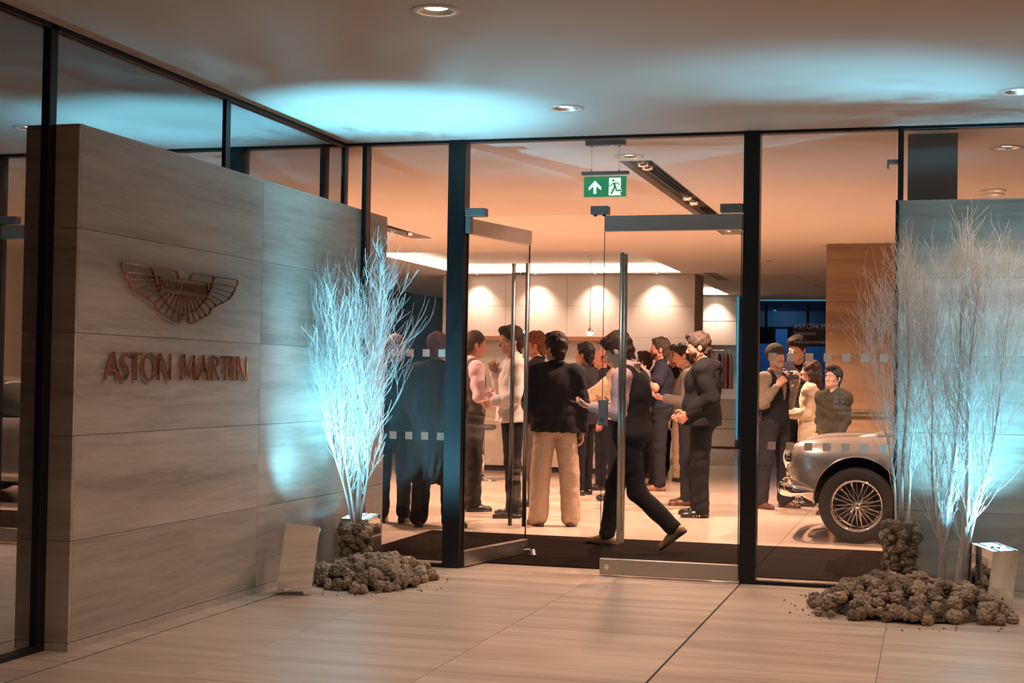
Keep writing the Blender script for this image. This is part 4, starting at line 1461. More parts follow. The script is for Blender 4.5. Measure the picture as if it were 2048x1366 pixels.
    for q in range(2):
        for k in range(24):
            a = 2 * math.pi * k / 24
            sgn = 1 if k % 2 else -1
            if q == 0:
                p0 = (0.034 * math.cos(a), 0.034 * math.sin(a), 0.060)
                b = a + sgn * 0.30
                p1 = (0.203 * math.cos(b), 0.203 * math.sin(b), 0.020)
            else:
                p0 = (0.050 * math.cos(a), 0.050 * math.sin(a), -0.035)
                b = a + sgn * 0.42 + 0.13
                p1 = (0.203 * math.cos(b), 0.203 * math.sin(b), 0.048)
            me_ = MB().tube([p0, p1], 0.0027, 5, False).mesh('spoke')
            me_.materials.append(MATS['chrome'])
            spokes.append(me_)
    nip = MB()
    for k in range(36):
        a = 2 * math.pi * k / 36
        nip.lathe([(0.0, 0.006), (0.005, 0.005), (0.0065, 0.0)], 6, Matrix.Translation((0.2135 * math.cos(a), 0.2135 * math.sin(a), 0.074)))
    nip = nip.mesh('rim_rivets')
    nip.materials.append(MATS['chrome'])
    drum = MB().lathe([(0.0, -0.058), (0.14, -0.058), (0.145, -0.066), (0.145, -0.1), (0.0, -0.1)], 32, smooth=False).mesh('brake_drum')
    drum.materials.append(MATS['wheel_house'])
    for (x, s) in ((0.63, -1), (0.63, 1), (3.12, -1), (3.12, 1)):
        w = wheel(x, s)
        for nm_, d_ in (('tyre', tyre), ('rim', rim), ('hub', hub), ('spinner', spin), ('rim_rivets', nip), ('brake_drum', drum)):
            link(nm_, d_, w)
        for d_ in spokes:
            link('spoke', d_, w)
    MB().box(1.1, 4.0, -0.5, 0.5, 0.18, 0.30).build('underbody', 'wheel_house', t)
    return t


silver_car()

# ================================================================== PEOPLE
# Bodies and clothes are grown from smooth-blended tapered capsules and ellipsoids, then meshed.
def V3(*a):
    return np.array(a, dtype=float)


def nrm(v):
    v = np.asarray(v, float)
    return v / (np.linalg.norm(v) + 1e-12)


class Solid:
    def __init__(self):
        self.p = []

    def cap(self, a, b, ra, rb=None, k=0.02, n=None, s=1.0, op='u'):
        self.p.append(('c', np.asarray(a, float), np.asarray(b, float), ra, ra if rb is None else rb, k, None if n is None else nrm(n), s, op))
        return self

    def ell(self, c, r, rot=None, k=0.03, op='u'):
        self.p.append(('e', np.asarray(c, float), np.asarray(r, float), np.eye(3) if rot is None else rot, k, op))
        return self

    def cut(self, c, n, k=0.004):
        """remove everything on the side the normal points to"""
        self.p.append(('i', np.asarray(c, float), nrm(n), k))
        return self

    def bounds(self):
        lo, hi = V3(9, 9, 9), V3(-9, -9, -9)
        for q in self.p:
            if q[0] == 'c' and q[8] == 'u':
                m = max(q[3], q[4])
                lo = np.minimum(lo, np.minimum(q[1], q[2]) - m)
                hi = np.maximum(hi, np.maximum(q[1], q[2]) + m)
            elif q[0] == 'e' and q[5] == 'u':
                m = q[2].max()
                lo = np.minimum(lo, q[1] - m)
                hi = np.maximum(hi, q[1] + m)
        return lo - 0.03, hi + 0.03

    def mesh(self, name, res, fold=None, smooth=True):
        lo, hi = self.bounds()
        n = np.ceil((hi - lo) / res).astype(int) + 1
        ax = [(lo[i] + res * np.arange(n[i])).astype(np.float32) for i in range(3)]
        D = np.full(tuple(n), 0.5, np.float32)
        for q in self.p:
            if q[0] == 'i':
                c, nn, k = q[1], q[2], q[3]
                d = (nn[0] * (ax[0] - c[0]))[:, None, None] + (nn[1] * (ax[1] - c[1]))[None, :, None] + (nn[2] * (ax[2] - c[2]))[None, None, :]
                D = np.maximum(D, d.astype(np.float32))
                continue
            if q[0] == 'c':
                _, a, b, ra, rb, k, fn, fs, op = q
                m = max(ra, rb) + k + 0.02
                blo, bhi = np.minimum(a, b) - m, np.maximum(a, b) + m
            else:
                _, c, r, rot, k, op = q
                m = r.max() + k + 0.02
                blo, bhi = c - m, c + m
            i0 = np.maximum(0, np.floor((blo - lo) / res).astype(int))
            i1 = np.minimum(n, np.ceil((bhi - lo) / res).astype(int) + 1)
            if np.any(i1 <= i0):
                continue
            X = ax[0][i0[0]:i1[0], None, None]
            Y = ax[1][None, i0[1]:i1[1], None]
            Z = ax[2][None, None, i0[2]:i1[2]]
            if q[0] == 'c':
                px, py, pz = X - a[0], Y - a[1], Z - a[2]
                ba = b - a
                if fn is not None and fs != 1.0:
                    t = (px * fn[0] + py * fn[1] + pz * fn[2]) * (1 / fs - 1)
                    px, py, pz = px + t * fn[0], py + t * fn[1], pz + t * fn[2]
                    ba = ba + (ba @ fn) * (1 / fs - 1) * fn
                L2 = float(ba @ ba) + 1e-9
                h = np.clip((px * ba[0] + py * ba[1] + pz * ba[2]) / L2, 0, 1)
                d = np.sqrt((px - h * ba[0]) ** 2 + (py - h * ba[1]) ** 2 + (pz - h * ba[2]) ** 2) - (ra + (rb - ra) * h)
                if fn is not None and fs < 1.0:
                    d = d * (0.5 + 0.5 * fs)
            else:
                px, py, pz = X - c[0], Y - c[1], Z - c[2]
                qx = (px * rot[0, 0] + py * rot[1, 0] + pz * rot[2, 0])
                qy = (px * rot[0, 1] + py * rot[1, 1] + pz * rot[2, 1])
                qz = (px * rot[0, 2] + py * rot[1, 2] + pz * rot[2, 2])
                k0 = np.sqrt((qx / r[0]) ** 2 + (qy / r[1]) ** 2 + (qz / r[2]) ** 2)
                k1 = np.sqrt((qx / r[0] ** 2) ** 2 + (qy / r[1] ** 2) ** 2 + (qz / r[2] ** 2) ** 2) + 1e-6
                d = k0 * (k0 - 1) / k1
            blk = D[i0[0]:i1[0], i0[1]:i1[1], i0[2]:i1[2]]
            if op == 'u':
                h = np.clip(0.5 + 0.5 * (blk - d) / k, 0, 1)
                D[i0[0]:i1[0], i0[1]:i1[1], i0[2]:i1[2]] = blk + (d - blk) * h - k * h * (1 - h)
            else:
                e = -d
                h = np.clip(0.5 - 0.5 * (blk - e) / k, 0, 1)
                D[i0[0]:i1[0], i0[1]:i1[1], i0[2]:i1[2]] = blk + (e - blk) * h + k * h * (1 - h)
        if fold is not None:
            D += fold(ax[0][:, None, None], ax[1][None, :, None], ax[2][None, None, :]).astype(np.float32)
        # keep the border outside
        for s_ in ((0, slice(None), slice(None)), (-1, slice(None), slice(None)), (slice(None), 0, slice(None)), (slice(None), -1, slice(None)), (slice(None), slice(None), 0), (slice(None), slice(None), -1)):
            D[s_] = np.maximum(D[s_], 0.01)
        return nets(name, D, lo, res)


def nets(name, D, lo, res):
    """naive surface nets"""
    ins = D < 0
    nx, ny, nz = D.shape
    acc = np.zeros((nx - 1, ny - 1, nz - 1), np.uint8)
    for a in (0, 1):
        for b in (0, 1):
            for c in (0, 1):
                acc += ins[a:nx - 1 + a, b:ny - 1 + b, c:nz - 1 + c]
    act = np.argwhere((acc > 0) & (acc < 8))
    idx = np.full(acc.shape, -1, np.int64)
    idx[act[:, 0], act[:, 1], act[:, 2]] = np.arange(len(act))
    C = {}
    for a in (0, 1):
        for b in (0, 1):
            for c in (0, 1):
                C[(a, b, c)] = D[act[:, 0] + a, act[:, 1] + b, act[:, 2] + c].astype(np.float64)
    P = np.zeros((len(act), 3))
    W = np.zeros(len(act))
    for p in C:
        for x in range(3):
            if p[x]:
                continue
            q = list(p)
            q[x] = 1
            q = tuple(q)
            d0, d1 = C[p], C[q]
            cr = (d0 < 0) != (d1 < 0)
            t = np.where(cr, d0 / np.where(cr, d0 - d1, 1), 0)
            for y in range(3):
                P[:, y] += np.where(cr, p[y] + (t if y == x else 0), 0)
            W += cr
    P = (P / W[:, None] + act) * res + lo
    quads = []
    for x in range(3):
        sl0 = [slice(None)] * 3
        sl1 = [slice(None)] * 3
        sl0[x] = slice(0, -1)
        sl1[x] = slice(1, None)
        a, b = ins[tuple(sl0)], ins[tuple(sl1)]
        e = np.argwhere(a != b)
        y, z = (x + 1) % 3, (x + 2) % 3
        ok = (e[:, y] > 0) & (e[:, z] > 0) & (e[:, y] < D.shape[y] - 1) & (e[:, z] < D.shape[z] - 1)
        e = e[ok]
        fl = a[e[:, 0], e[:, 1], e[:, 2]]

        def cell(dy, dz):
            g = e.copy()
            g[:, y] -= dy
            g[:, z] -= dz
            return idx[g[:, 0], g[:, 1], g[:, 2]]
        q = np.stack([cell(1, 1), cell(0, 1), cell(0, 0), cell(1, 0)], 1)
        q[~fl] = q[~fl][:, ::-1]
        quads.append(q)
    Q = np.concatenate(quads)
    Q = Q[(Q >= 0).all(1)]
    me = bpy.data.meshes.new(name)
    me.vertices.add(len(P))
    me.vertices.foreach_set('co', P.astype(np.float32).ravel())
    me.loops.add(len(Q) * 4)
    me.loops.foreach_set('vertex_index', Q.astype(np.int32).ravel())
    me.polygons.add(len(Q))
    me.polygons.foreach_set('loop_start', np.arange(0, len(Q) * 4, 4, dtype=np.int32))
    me.polygons.foreach_set('use_smooth', np.ones(len(Q), bool))
    me.update(calc_edges=True)
    return me


def rotx(a):
    c, s = math.cos(a), math.sin(a)
    return np.array([[1, 0, 0], [0, c, -s], [0, s, c]])


def roty(a):
    c, s = math.cos(a), math.sin(a)
    return np.array([[c, 0, s], [0, 1, 0], [-s, 0, c]])


def rotz(a):
    c, s = math.cos(a), math.sin(a)
    return np.array([[c, -s, 0], [s, c, 0], [0, 0, 1]])


# cloth and skin materials
mat('skin', (0.46, 0.255, 0.18), 0.5, var=0.06, scale=14)
mat('skin_pale', (0.56, 0.335, 0.25), 0.5, var=0.06, scale=14)
mat('skin_ruddy', (0.48, 0.215, 0.15), 0.5, var=0.08, scale=14)
mat('skin_tan', (0.33, 0.175, 0.11), 0.5, var=0.06, scale=14)


def cloth(name, c, rough=0.92, var=0.12):
    return mat(name, c, rough, var=var, scale=55, spec=0.15)


cloth('black_cloth', (0.012, 0.012, 0.015))
cloth('navy_cloth', (0.018, 0.019, 0.032))
cloth('dark_suit', (0.020, 0.019, 0.023))
cloth('charcoal', (0.024, 0.022, 0.023))
cloth('grey_vest', (0.075, 0.064, 0.064))
cloth('pink_shirt', (0.58, 0.42, 0.45))
cloth('white_shirt', (0.60, 0.55, 0.52))
cloth('cream_knit', (0.60, 0.48, 0.33))
cloth('cream_coat', (0.62, 0.52, 0.38))
cloth('beige_chino', (0.37, 0.275, 0.20))
cloth('dark_jeans', (0.022, 0.022, 0.028))
cloth('brown_trousers', (0.075, 0.058, 0.048))
cloth('olive_hoodie', (0.050, 0.047, 0.036))
cloth('olive_grey', (0.20, 0.17, 0.135))
cloth('grey_shirt', (0.16, 0.14, 0.13))
mat('shoe_black', (0.012, 0.011, 0.011), 0.35)
mat('shoe_brown', (0.10, 0.040, 0.020), 0.4)
mat('shoe_tan', (0.30, 0.14, 0.07), 0.5)
mat('stripe_white', (0.75, 0.72, 0.68), 0.6)


def hairmat(name, c):
    return mat(name, c, 0.62, spec=0.3, var=0.5, scale=90, bump=0.5, bscale=120, stretch=(1, 1, 0.35))


hairmat('hair_dark', (0.014, 0.009, 0.007))
hairmat('hair_black', (0.008, 0.007, 0.007))
hairmat('hair_brown', (0.042, 0.021, 0.013))
hairmat('hair_ginger', (0.15, 0.055, 0.024))
hairmat('hair_grey', (0.38, 0.34, 0.31))
hairmat('hair_salt', (0.055, 0.038, 0.030))
mat('eye_white', (0.75, 0.70, 0.66), 0.2)
mat('eye_dark', (0.012, 0.008, 0.006), 0.1)


def person(label, loc, face, h=1.78, build=1.0, belly=0.0, lean=0.0, side=0.0, head=(0, 0, 0), arm_l=((-0.12, 0.02, -1), (-0.05, 0.12, -1)),
           arm_r=((0.12, 0.02, -1), (0.05, 0.12, -1)), leg_l=((-0.04, 0, -1), (0, 0, -1)), leg_r=((0.04, 0, -1), (0, 0, -1)), foot_l=None, foot_r=None,
           curl_l=0.5, curl_r=0.5, palm_l=None, palm_r=None, skin='skin', top='black_cloth', top_name='jacket', hem=0.93, sleeve=1.0, thick=0.020, loose=0.0, vest=None, collar=None, hood=False,
           trousers='black_cloth', flare=0.0, shoes='shoe_black', hair='hair_dark', style='short', beard=None, beanie=None, eyes=False,
           res=0.011, seed=1, under=None, bald=False, stripes=False, legs=True, hs_=1.06):
    rng = random.Random(seed)
    S = h / 1.79
    b = build
    root = thing('person', label, 'person', loc, R(face - 90), 'visitors in the showroom')
    hip = V3(0, 0, 0.95)
    RT = rotx(-lean) @ roty(side)

    def T(p):
        return hip + RT @ (np.asarray(p, float) - hip)

    neck = V3(0, -0.012, 1.50)
    RH = rotz(R(head[0])) @ rotx(-R(head[1])) @ roty(R(head[2]))
    HS = hs_

    def TH(p):
        return T(neck) + RH @ (np.asarray(p, float) - neck) * HS

    sh = {-1: T((-0.178 * (0.6 + 0.4 * b), -0.012, 1.43)), 1: T((0.178 * (0.6 + 0.4 * b), -0.012, 1.43))}
    arms = {-1: arm_l, 1: arm_r}
    el, wr, hd = {}, {}, {}
    for s in (-1, 1):
        a = arms[s]
        el[s] = sh[s] + nrm(a[0]) * 0.285
        wr[s] = el[s] + nrm(a[1]) * 0.25
        hd[s] = nrm(a[2]) if len(a) > 2 else nrm(a[1])
    legs_ = {-1: leg_l, 1: leg_r}
    hp, kn, an, ft = {}, {}, {}, {}
    for s in (-1, 1):
        hp[s] = V3(s * 0.088, 0, 0.93)
        kn[s] = hp[s] + nrm(legs_[s][0]) * 0.43
        an[s] = kn[s] + nrm(legs_[s][1]) * 0.42
        f_ = {-1: foot_l, 1: foot_r}[s]
        ft[s] = nrm(f_) if f_ is not None else nrm((s * 0.12, 1, 0.0))
    # put the lowest sole on the floor
    low = 9
    for s in (-1, 1):
        up = nrm(np.cross(np.cross(ft[s], V3(0, 0, 1)), ft[s])) if abs(ft[s][2]) < 0.98 else V3(0, 0, 1)
        for q in (-0.055, 0.20):
            low = min(low, (an[s] + ft[s] * q - up * 0.078)[2])
    dz = V3(0, 0, -low)

    def add_torso(m, i, k=0.05):
        m.ell(T((0, -0.005, 0.97)), V3(0.160 * b + i, 0.112 * b + i, 0.12 + i), RT, k)
        m.ell(T((0, 0.0, 1.11)), V3(0.146 * b + i, 0.104 * b + i, 0.17 + i), RT, k)
        if belly:
            m.ell(T((0, 0.045, 1.07)), V3(0.125 * b + i, 0.085 + belly + i, 0.13 + i), RT, k)
        m.ell(T((0, -0.006, 1.29)), V3(0.168 * (0.5 + 0.5 * b) + i, 0.116 * b + i, 0.185 + i), RT, k)
        m.cap(T((-0.140, -0.014, 1.415)), T((0.140, -0.014, 1.415)), 0.064 + i, None, k)
        for s in (-1, 1):
            m.cap(T((s * 0.115, -0.016, 1.45)), T((s * 0.02, -0.014, 1.515)), 0.042 + i * 0.8, 0.048 + i * 0.4, 0.03)

    def add_arm(m, s, i, end=1.0, k=0.025):
        m.ell(sh[s], V3(0.060, 0.060, 0.066) + i, None, 0.03)
        if end <= 0.5:
            m.cap(sh[s], sh[s] + (el[s] - sh[s]) * end * 2, 0.054 * b + i, 0.050 * b + i + 0.004, k)
        else:
            m.cap(sh[s], el[s], 0.053 * b + i, 0.042 * b + i, k)
            f = (end - 0.5) * 2
            m.cap(el[s], el[s] + (wr[s] - el[s]) * f, 0.042 * b + i, 0.030 + i * 0.85, k)

    def add_leg(m, s, i, k=0.03, end=1.0, fl=0.0):
        m.cap(hp[s], kn[s], 0.084 * (0.5 + 0.5 * b) + i, 0.058 + i + fl * 0.5, k)
        m.cap(kn[s], kn[s] + (an[s] - kn[s]) * end, 0.056 + i + fl * 0.5, 0.040 + i * 1.1 + fl, k)
        m.ell(hp[s] + V3(s * -0.01, -0.045, 0.005), V3(0.086, 0.076, 0.095) + i * 0.8, None, 0.04)

    def add_hand(m, s, curl, palm):
        d = hd[s]
        if palm is None:
            palm = V3(-s, 0, 0) - d * (d @ V3(-s, 0, 0))
        nn = nrm(np.asarray(palm, float) - d * (d @ np.asarray(palm, float)))
        sd = np.cross(d, nn) * (1 if s > 0 else -1)          # towards the thumb
        w = wr[s]
        m.cap(w - d * 0.01, w + d * 0.03, 0.026, 0.028, 0.015, nn, 0.7)
        m.cap(w + d * 0.035 + sd * 0.014, w + d * 0.088 + sd * 0.02, 0.026, 0.024, 0.012, nn, 0.55)
        m.cap(w + d * 0.035 - sd * 0.014, w + d * 0.084 - sd * 0.018, 0.026, 0.022, 0.012, nn, 0.55)
        for q, (o, L) in enumerate(((0.034, 0.072), (0.012, 0.080), (-0.011, 0.074), (-0.033, 0.058))):
            base = w + d * 0.092 + sd * o
            c1, c2 = curl * (0.8 + 0.12 * q), curl * (1.9 + 0.15 * q)
            e1 = base + (d * math.cos(c1) + nn * math.sin(c1)) * L * 0.5
            e2 = e1 + (d * math.cos(c2) + nn * math.sin(c2)) * L * 0.55
            m.cap(base, e1, 0.0098, 0.0088, 0.006)
            m.cap(e1, e2, 0.0088, 0.0072, 0.005)
        tb = w + d * 0.028 + sd * 0.028
        t1 = tb + (d * 0.62 + sd * 0.62 + nn * 0.35) * 0.042
        t2 = t1 + nrm(d * 0.85 + sd * 0.15 + nn * (0.2 + curl * 0.5)) * 0.036
        m.cap(tb, t1, 0.0135, 0.0105, 0.010)
        m.cap(t1, t2, 0.0105, 0.0082, 0.005)

    # ---- body: one continuous skin surface
    m = Solid()
    add_torso(m, -0.006)
    if legs:
        for s in (-1, 1):
            add_leg(m, s, -0.008)
            up = nrm(np.cross(np.cross(ft[s], V3(0, 0, 1)), ft[s]))
            m.cap(an[s] - up * 0.03, an[s] + ft[s] * 0.13 - up * 0.052, 0.032, 0.022, 0.02)
    for s in (-1, 1):
        add_arm(m, s, -0.004)
        add_hand(m, s, {-1: curl_l, 1: curl_r}[s], {-1: palm_l, 1: palm_r}[s])
    m.cap(T((0, -0.016, 1.46)), TH((0, 0.004, 1.60)), 0.058 * (0.7 + 0.3 * b), 0.054, 0.03)
    RHR = RT @ RH if False else RH
    m.ell(TH((0, -0.008, 1.692)), V3(0.075, 0.096, 0.096) * HS, RHR, 0.02)
    m.ell(TH((0, 0.034, 1.630)), V3(0.060, 0.062, 0.082) * HS, RHR, 0.03)
    m.cap(TH((-0.050, 0.0, 1.60)), TH((-0.016, 0.074, 1.580)), 0.022, 0.018, 0.025)
    m.cap(TH((0.050, 0.0, 1.60)), TH((0.016, 0.074, 1.580)), 0.022, 0.018, 0.025)
    m.ell(TH((0, 0.082, 1.578)), V3(0.020, 0.016, 0.016) * HS, RHR, 0.015)
    m.cap(TH((-0.034, 0.079, 1.688)), TH((0.034, 0.079, 1.688)), 0.012, None, 0.016)
    m.cap(TH((-0.045, 0.068, 1.645)), TH((-0.03, 0.075, 1.63)), 0.014, 0.012, 0.02)
    m.cap(TH((0.045, 0.068, 1.645)), TH((0.03, 0.075, 1.63)), 0.014, 0.012, 0.02)
    for s in (-1, 1):
        m.ell(TH((s * 0.031, 0.096, 1.666)), V3(0.015, 0.012, 0.010) * HS, RHR, 0.010, op='s')
        m.ell(TH((s * 0.078, -0.010, 1.648)), V3(0.010, 0.020, 0.031) * HS, RHR @ rotx(0.15), 0.007)
    m.cap(TH((0, 0.090, 1.676)), TH((0, 0.116, 1.640)), 0.0085, 0.0125, 0.010)
    m.cap(TH((-0.012, 0.100, 1.634)), TH((0.012, 0.100, 1.634)), 0.009, None, 0.008)
    m.cap(TH((-0.018, 0.090, 1.609)), TH((0.018, 0.090, 1.609)), 0.0065, None, 0.007)
    m.cap(TH((-0.016, 0.088, 1.597)), TH((0.016, 0.088, 1.597)), 0.0070, None, 0.006)

    def put(me, name, mm, parent=root):
        me.materials.append(MATS[mm])
        me.transform(Matrix.Translation((0, 0, dz[2] * S)) @ Matrix.Scale(S, 4))
        return link(name, me, parent)

    body = put(m.mesh('body', res * (0.8 if res < 0.012 else 1)), 'body', skin)

    # ---- clothes
    ph = rng.uniform(0, 6)

    def folds(amp, f1=24.0, f2=11.0):
        def fn(X, Y, Z):
            g = 1 + 1.1 * np.exp(-np.clip(Z - 0.06, 0, 9) / 0.13)
            w = np.sin(f1 * (Z + 0.35 * X * math.cos(ph)) + 2.4 * np.sin(f2 * (X + 0.6 * Y) + ph)) * 0.6 + np.sin(f1 * 1.6 * (0.5 * Z - X + 0.3 * Y) + 2.0 * np.sin(f2 * 1.3 * Z + ph * 2)) * 0.4
            return amp * g * (0.55 - np.abs(w)) * 1.6
        return fn

    if legs:
        m = Solid()
        for s in (-1, 1):
            add_leg(m, s, 0.015 + flare * 0.3, 0.03, 0.97, 0.010 + flare)
        m.ell(T((0, -0.005, 0.97)), V3(0.160 * b + 0.013, 0.112 * b + 0.013, 0.13), RT, 0.04)
        if belly:
            m.ell(T((0, 0.03, 0.99)), V3(0.13 * b, 0.09 + belly * 0.6, 0.10), RT, 0.04)
        m.cut(T((0, 0, 1.045)), RT @ V3(0, 0, 1))
        put(m.mesh('trousers', res, folds(0.0042, 24, 12)), 'trousers', trousers)
        for s in (-1, 1):
            m = Solid()
            f = ft[s]
            up = nrm(np.cross(np.cross(f, V3(0, 0, 1)), f))
            a0 = an[s] - up * 0.048
            m.cap(a0 - f * 0.040, a0 + f * 0.075, 0.040, 0.040, 0.02)
            m.cap(a0 + f * 0.06 - up * 0.006, a0 + f * 0.165 - up * 0.010, 0.040, 0.033, 0.03)
            m.cap(an[s] - up * 0.02, an[s] + up * 0.02, 0.042, 0.044, 0.03)
            m.cut(an[s] - up * 0.078, -up)
            sh_ = put(m.mesh('shoe', min(res, 0.009)), 'shoe', shoes)
            sole = Solid()
            sole.cap(a0 - f * 0.038 - up * 0.012, a0 + f * 0.165 - up * 0.012, 0.042, 0.037, 0.01)
            sole.cut(an[s] - up * 0.0785, -up)
            sole.cut(an[s] - up * 0.062, up)
            put(sole.mesh('sole', 0.009), 'sole', 'shoe_black' if not stripes else 'charcoal', sh_)
            if stripes:
                side_v = np.cross(f, up)
                for sg_ in (-1, 1):
                    for q in range(3):
                        c0 = a0 + f * (0.02 + 0.028 * q)
                        st_ = Solid()
                        st_.cap(c0 + side_v * sg_ * 0.040 - up * 0.012, c0 + side_v * sg_ * 0.031 + up * 0.030 - f * 0.014, 0.008, 0.008, 0.004)
                        put(st_.mesh('stripe', 0.005), 'stripe', 'stripe_white', sh_)

    def garment(name, mm, i, hem_z, slv, neck_cut=0.0, amp=0.0045, col_=None, fl=0.0):
        m = Solid()
        if slv > 0:
            for s in (-1, 1):
                add_arm(m, s, i, slv, 0.03)
                e = wr[s] if slv >= 1 else (el[s] + (wr[s] - el[s]) * (slv - 0.5) * 2 if slv > 0.5 else sh[s] + (el[s] - sh[s]) * slv * 2)
                dd = nrm(wr[s] - el[s]) if slv > 0.5 else nrm(el[s] - sh[s])
                m.cap(e + dd * 0.045, e + dd * 0.20, 0.050, 0.06, 0.006, op='s')
        add_torso(m, i)
        if fl or hem_z < 0.90:
            m.cap(T((-0.06 * b, 0, 1.05)), T((-0.07 * b, 0.0, hem_z - 0.04)), 0.108 * b + i, 0.112 * b + i + fl, 0.05)
            m.cap(T((0.06 * b, 0, 1.05)), T((0.07 * b, 0.0, hem_z - 0.04)), 0.108 * b + i, 0.112 * b + i + fl, 0.05)
        m.cut(T((0, 0, hem_z)), RT @ V3(0, 0, -1))
        if col_ is not None:
            for q in range(14):
                a0, a1 = 2 * math.pi * q / 14, 2 * math.pi * (q + 1) / 14
                zc = lambda a: 1.520 + 0.012 * -math.sin(a) * 1.6
                m.cap(T((0.066 * math.cos(a0), -0.010 + 0.066 * math.sin(a0), zc(a0))), T((0.066 * math.cos(a1), -0.010 + 0.066 * math.sin(a1), zc(a1))), col_, None, 0.012)
        if hood:
            for q in range(9):
                a0, a1 = R(150 + 240 * q / 9), R(150 + 240 * (q + 1) / 9)
                g_ = lambda a: T((0.098 * math.cos(a), -0.025 + 0.092 * math.sin(a), 1.485 + 0.012 * -math.sin(a)))
                m.cap(g_(a0), g_(a1), 0.042, None, 0.03)
            m.ell(T((0, -0.135, 1.45)), V3(0.105, 0.058, 0.085), RT, 0.03)
        return put(m.mesh(name, res, folds(amp)), name, mm)

    if vest is not None:
        garment('shirt', top, 0.012, 1.0, sleeve, amp=0.0050, col_=0.013)
        m = Solid()
        add_torso(m, 0.022)
        m.cut(T((0, 0, hem)), RT @ V3(0, 0, -1))
        for s in (-1, 1):
            m.cap(T((s * 0.205, 0, 1.47)), T((s * 0.205, 0, 1.30)), 0.062, 0.050, 0.01, op='s')
        m.cap(T((0, 0.13, 1.20)), T((0, 0.10, 1.50)), 0.012, 0.085, 0.01, op='s')
        m.cap(T((0, -0.01, 1.49)), T((0, -0.01, 1.60)), 0.082, 0.09, 0.01, op='s')
        put(m.mesh('waistcoat', res, folds(0.002)), 'waistcoat', vest)
    else:
        garment(top_name, top, thick, hem, sleeve, amp=0.0052 + loose, col_=collar, fl=loose * 4)
        if under is not None:
            m = Solid()
            m.cap(T((0, 0.0, 1.45)), T((0, -0.008, 1.535)), 0.064, 0.062, 0.02)
            put(m.mesh('shirt_collar', res), 'shirt_collar', under)

    # ---- hair
    def strands(amp):
        def fn(X, Y, Z):
            return amp * (np.sin(130 * X + 3 * np.sin(40 * Z + ph)) * np.sin(95 * Y + 2.5 * np.sin(50 * X + ph)) + 0.7 * np.sin(70 * Z + 60 * Y + ph))
        return fn
    hr = min(res, 0.008)
    if beanie:
        m = Solid()
        m.ell(TH((0, -0.012, 1.706)), V3(0.092, 0.112, 0.104) * HS, RHR, 0.02)
        m.cut(TH((0, 0.09, 1.690)), RH @ nrm((0, 0.42, -0.9)))
        put(m.mesh('beanie', hr, lambda X, Y, Z: 0.0015 * np.sin(230 * X) * np.ones_like(Y + Z)), 'beanie', beanie)
    if not bald and not beanie:
        m = Solid()
        if style == 'long':
            m.ell(TH((0, -0.014, 1.700)), V3(0.094, 0.110, 0.104) * HS, RHR, 0.02)
            m.cap(TH((0, -0.05, 1.66)), T((0, -0.085, 1.36)), 0.088, 0.075, 0.03)
            m.cap(TH((0.07, -0.02, 1.64)), T((0.09, -0.03, 1.36)), 0.04, 0.03, 0.03)
            m.cap(TH((-0.07, -0.02, 1.64)), T((-0.09, -0.03, 1.36)), 0.04, 0.03, 0.03)
            m.cap(TH((0, 0.11, 1.62)), TH((0, 0.10, 1.70)), 0.062, 0.045, 0.01, op='s')
        else:
            t_ = {'short': 0.010, 'full': 0.015, 'crop': 0.005, 'curly': 0.019}[style]
            m.ell(TH((0, -0.020, 1.704)), V3(0.078 + t_, 0.095 + t_, 0.092 + t_) * HS, RHR, 0.02)
            m.cap(TH((0, -0.055, 1.62)), TH((0, -0.045, 1.57)), 0.058 + t_ * 0.4, 0.048, 0.03)
            m.cut(TH((0, 0.086, 1.742)), RH @ nrm((0, 0.74, -0.60)), 0.01)
            for s in (-1, 1):
                m.cap(TH((s * 0.078, 0.014, 1.69)), TH((s * 0.074, 0.016, 1.648)), 0.010, 0.007, 0.012)
                m.ell(TH((s * 0.084, -0.010, 1.645)), V3(0.012, 0.019, 0.028) * HS, RHR, 0.006, op='s')
            if style in ('full', 'curly'):
                m.ell(TH((0, 0.040, 1.783)), V3(0.060, 0.052, 0.026) * HS, RHR, 0.025)
                m.ell(TH((0.015, 0.070, 1.768)), V3(0.042, 0.024, 0.020) * HS, RHR, 0.02)
            elif style == 'short':
                m.ell(TH((0, 0.045, 1.772)), V3(0.056, 0.044, 0.020) * HS, RHR, 0.02)
        if eyes:
            for s in (-1, 1):
                m.cap(TH((s * 0.020, 0.092, 1.692)), TH((s * 0.047, 0.080, 1.694)), 0.0055, 0.0045, 0.003)
        put(m.mesh('hair', hr, strands(0.0045 if style != 'crop' else 0.0015)), 'hair', hair)
    if bald == 'fringe':
        m = Solid()
        m.ell(TH((0, -0.016, 1.672)), V3(0.080, 0.098, 0.075) * HS, RHR, 0.02)
        m.cut(TH((0, 0.020, 1.70)), RH @ nrm((0, 1, -0.1)))
        m.cut(TH((0, 0, 1.715)), RH @ nrm((0, 0.3, 1)))
        put(m.mesh('hair', hr, strands(0.002)), 'hair', hair)
    if beard:
        m = Solid()
        m.ell(TH((0, 0.036, 1.606)), V3(0.065, 0.060, 0.055) * HS, RHR, 0.02)
        m.ell(TH((0, 0.078, 1.572)), V3(0.030, 0.024, 0.024) * HS, RHR, 0.02)
        m.cut(TH((0, 0.06, 1.622)), RH @ nrm((0, 0.25, 1)))
        m.cap(TH((-0.012, 0.112, 1.603)), TH((0.012, 0.112, 1.603)), 0.011, None, 0.005, op='s')
        m.cap(TH((-0.026, 0.096, 1.617)), TH((0.026, 0.096, 1.617)), 0.0075, None, 0.006)
        put(m.mesh('beard', hr, strands(0.002)), 'beard', beard)
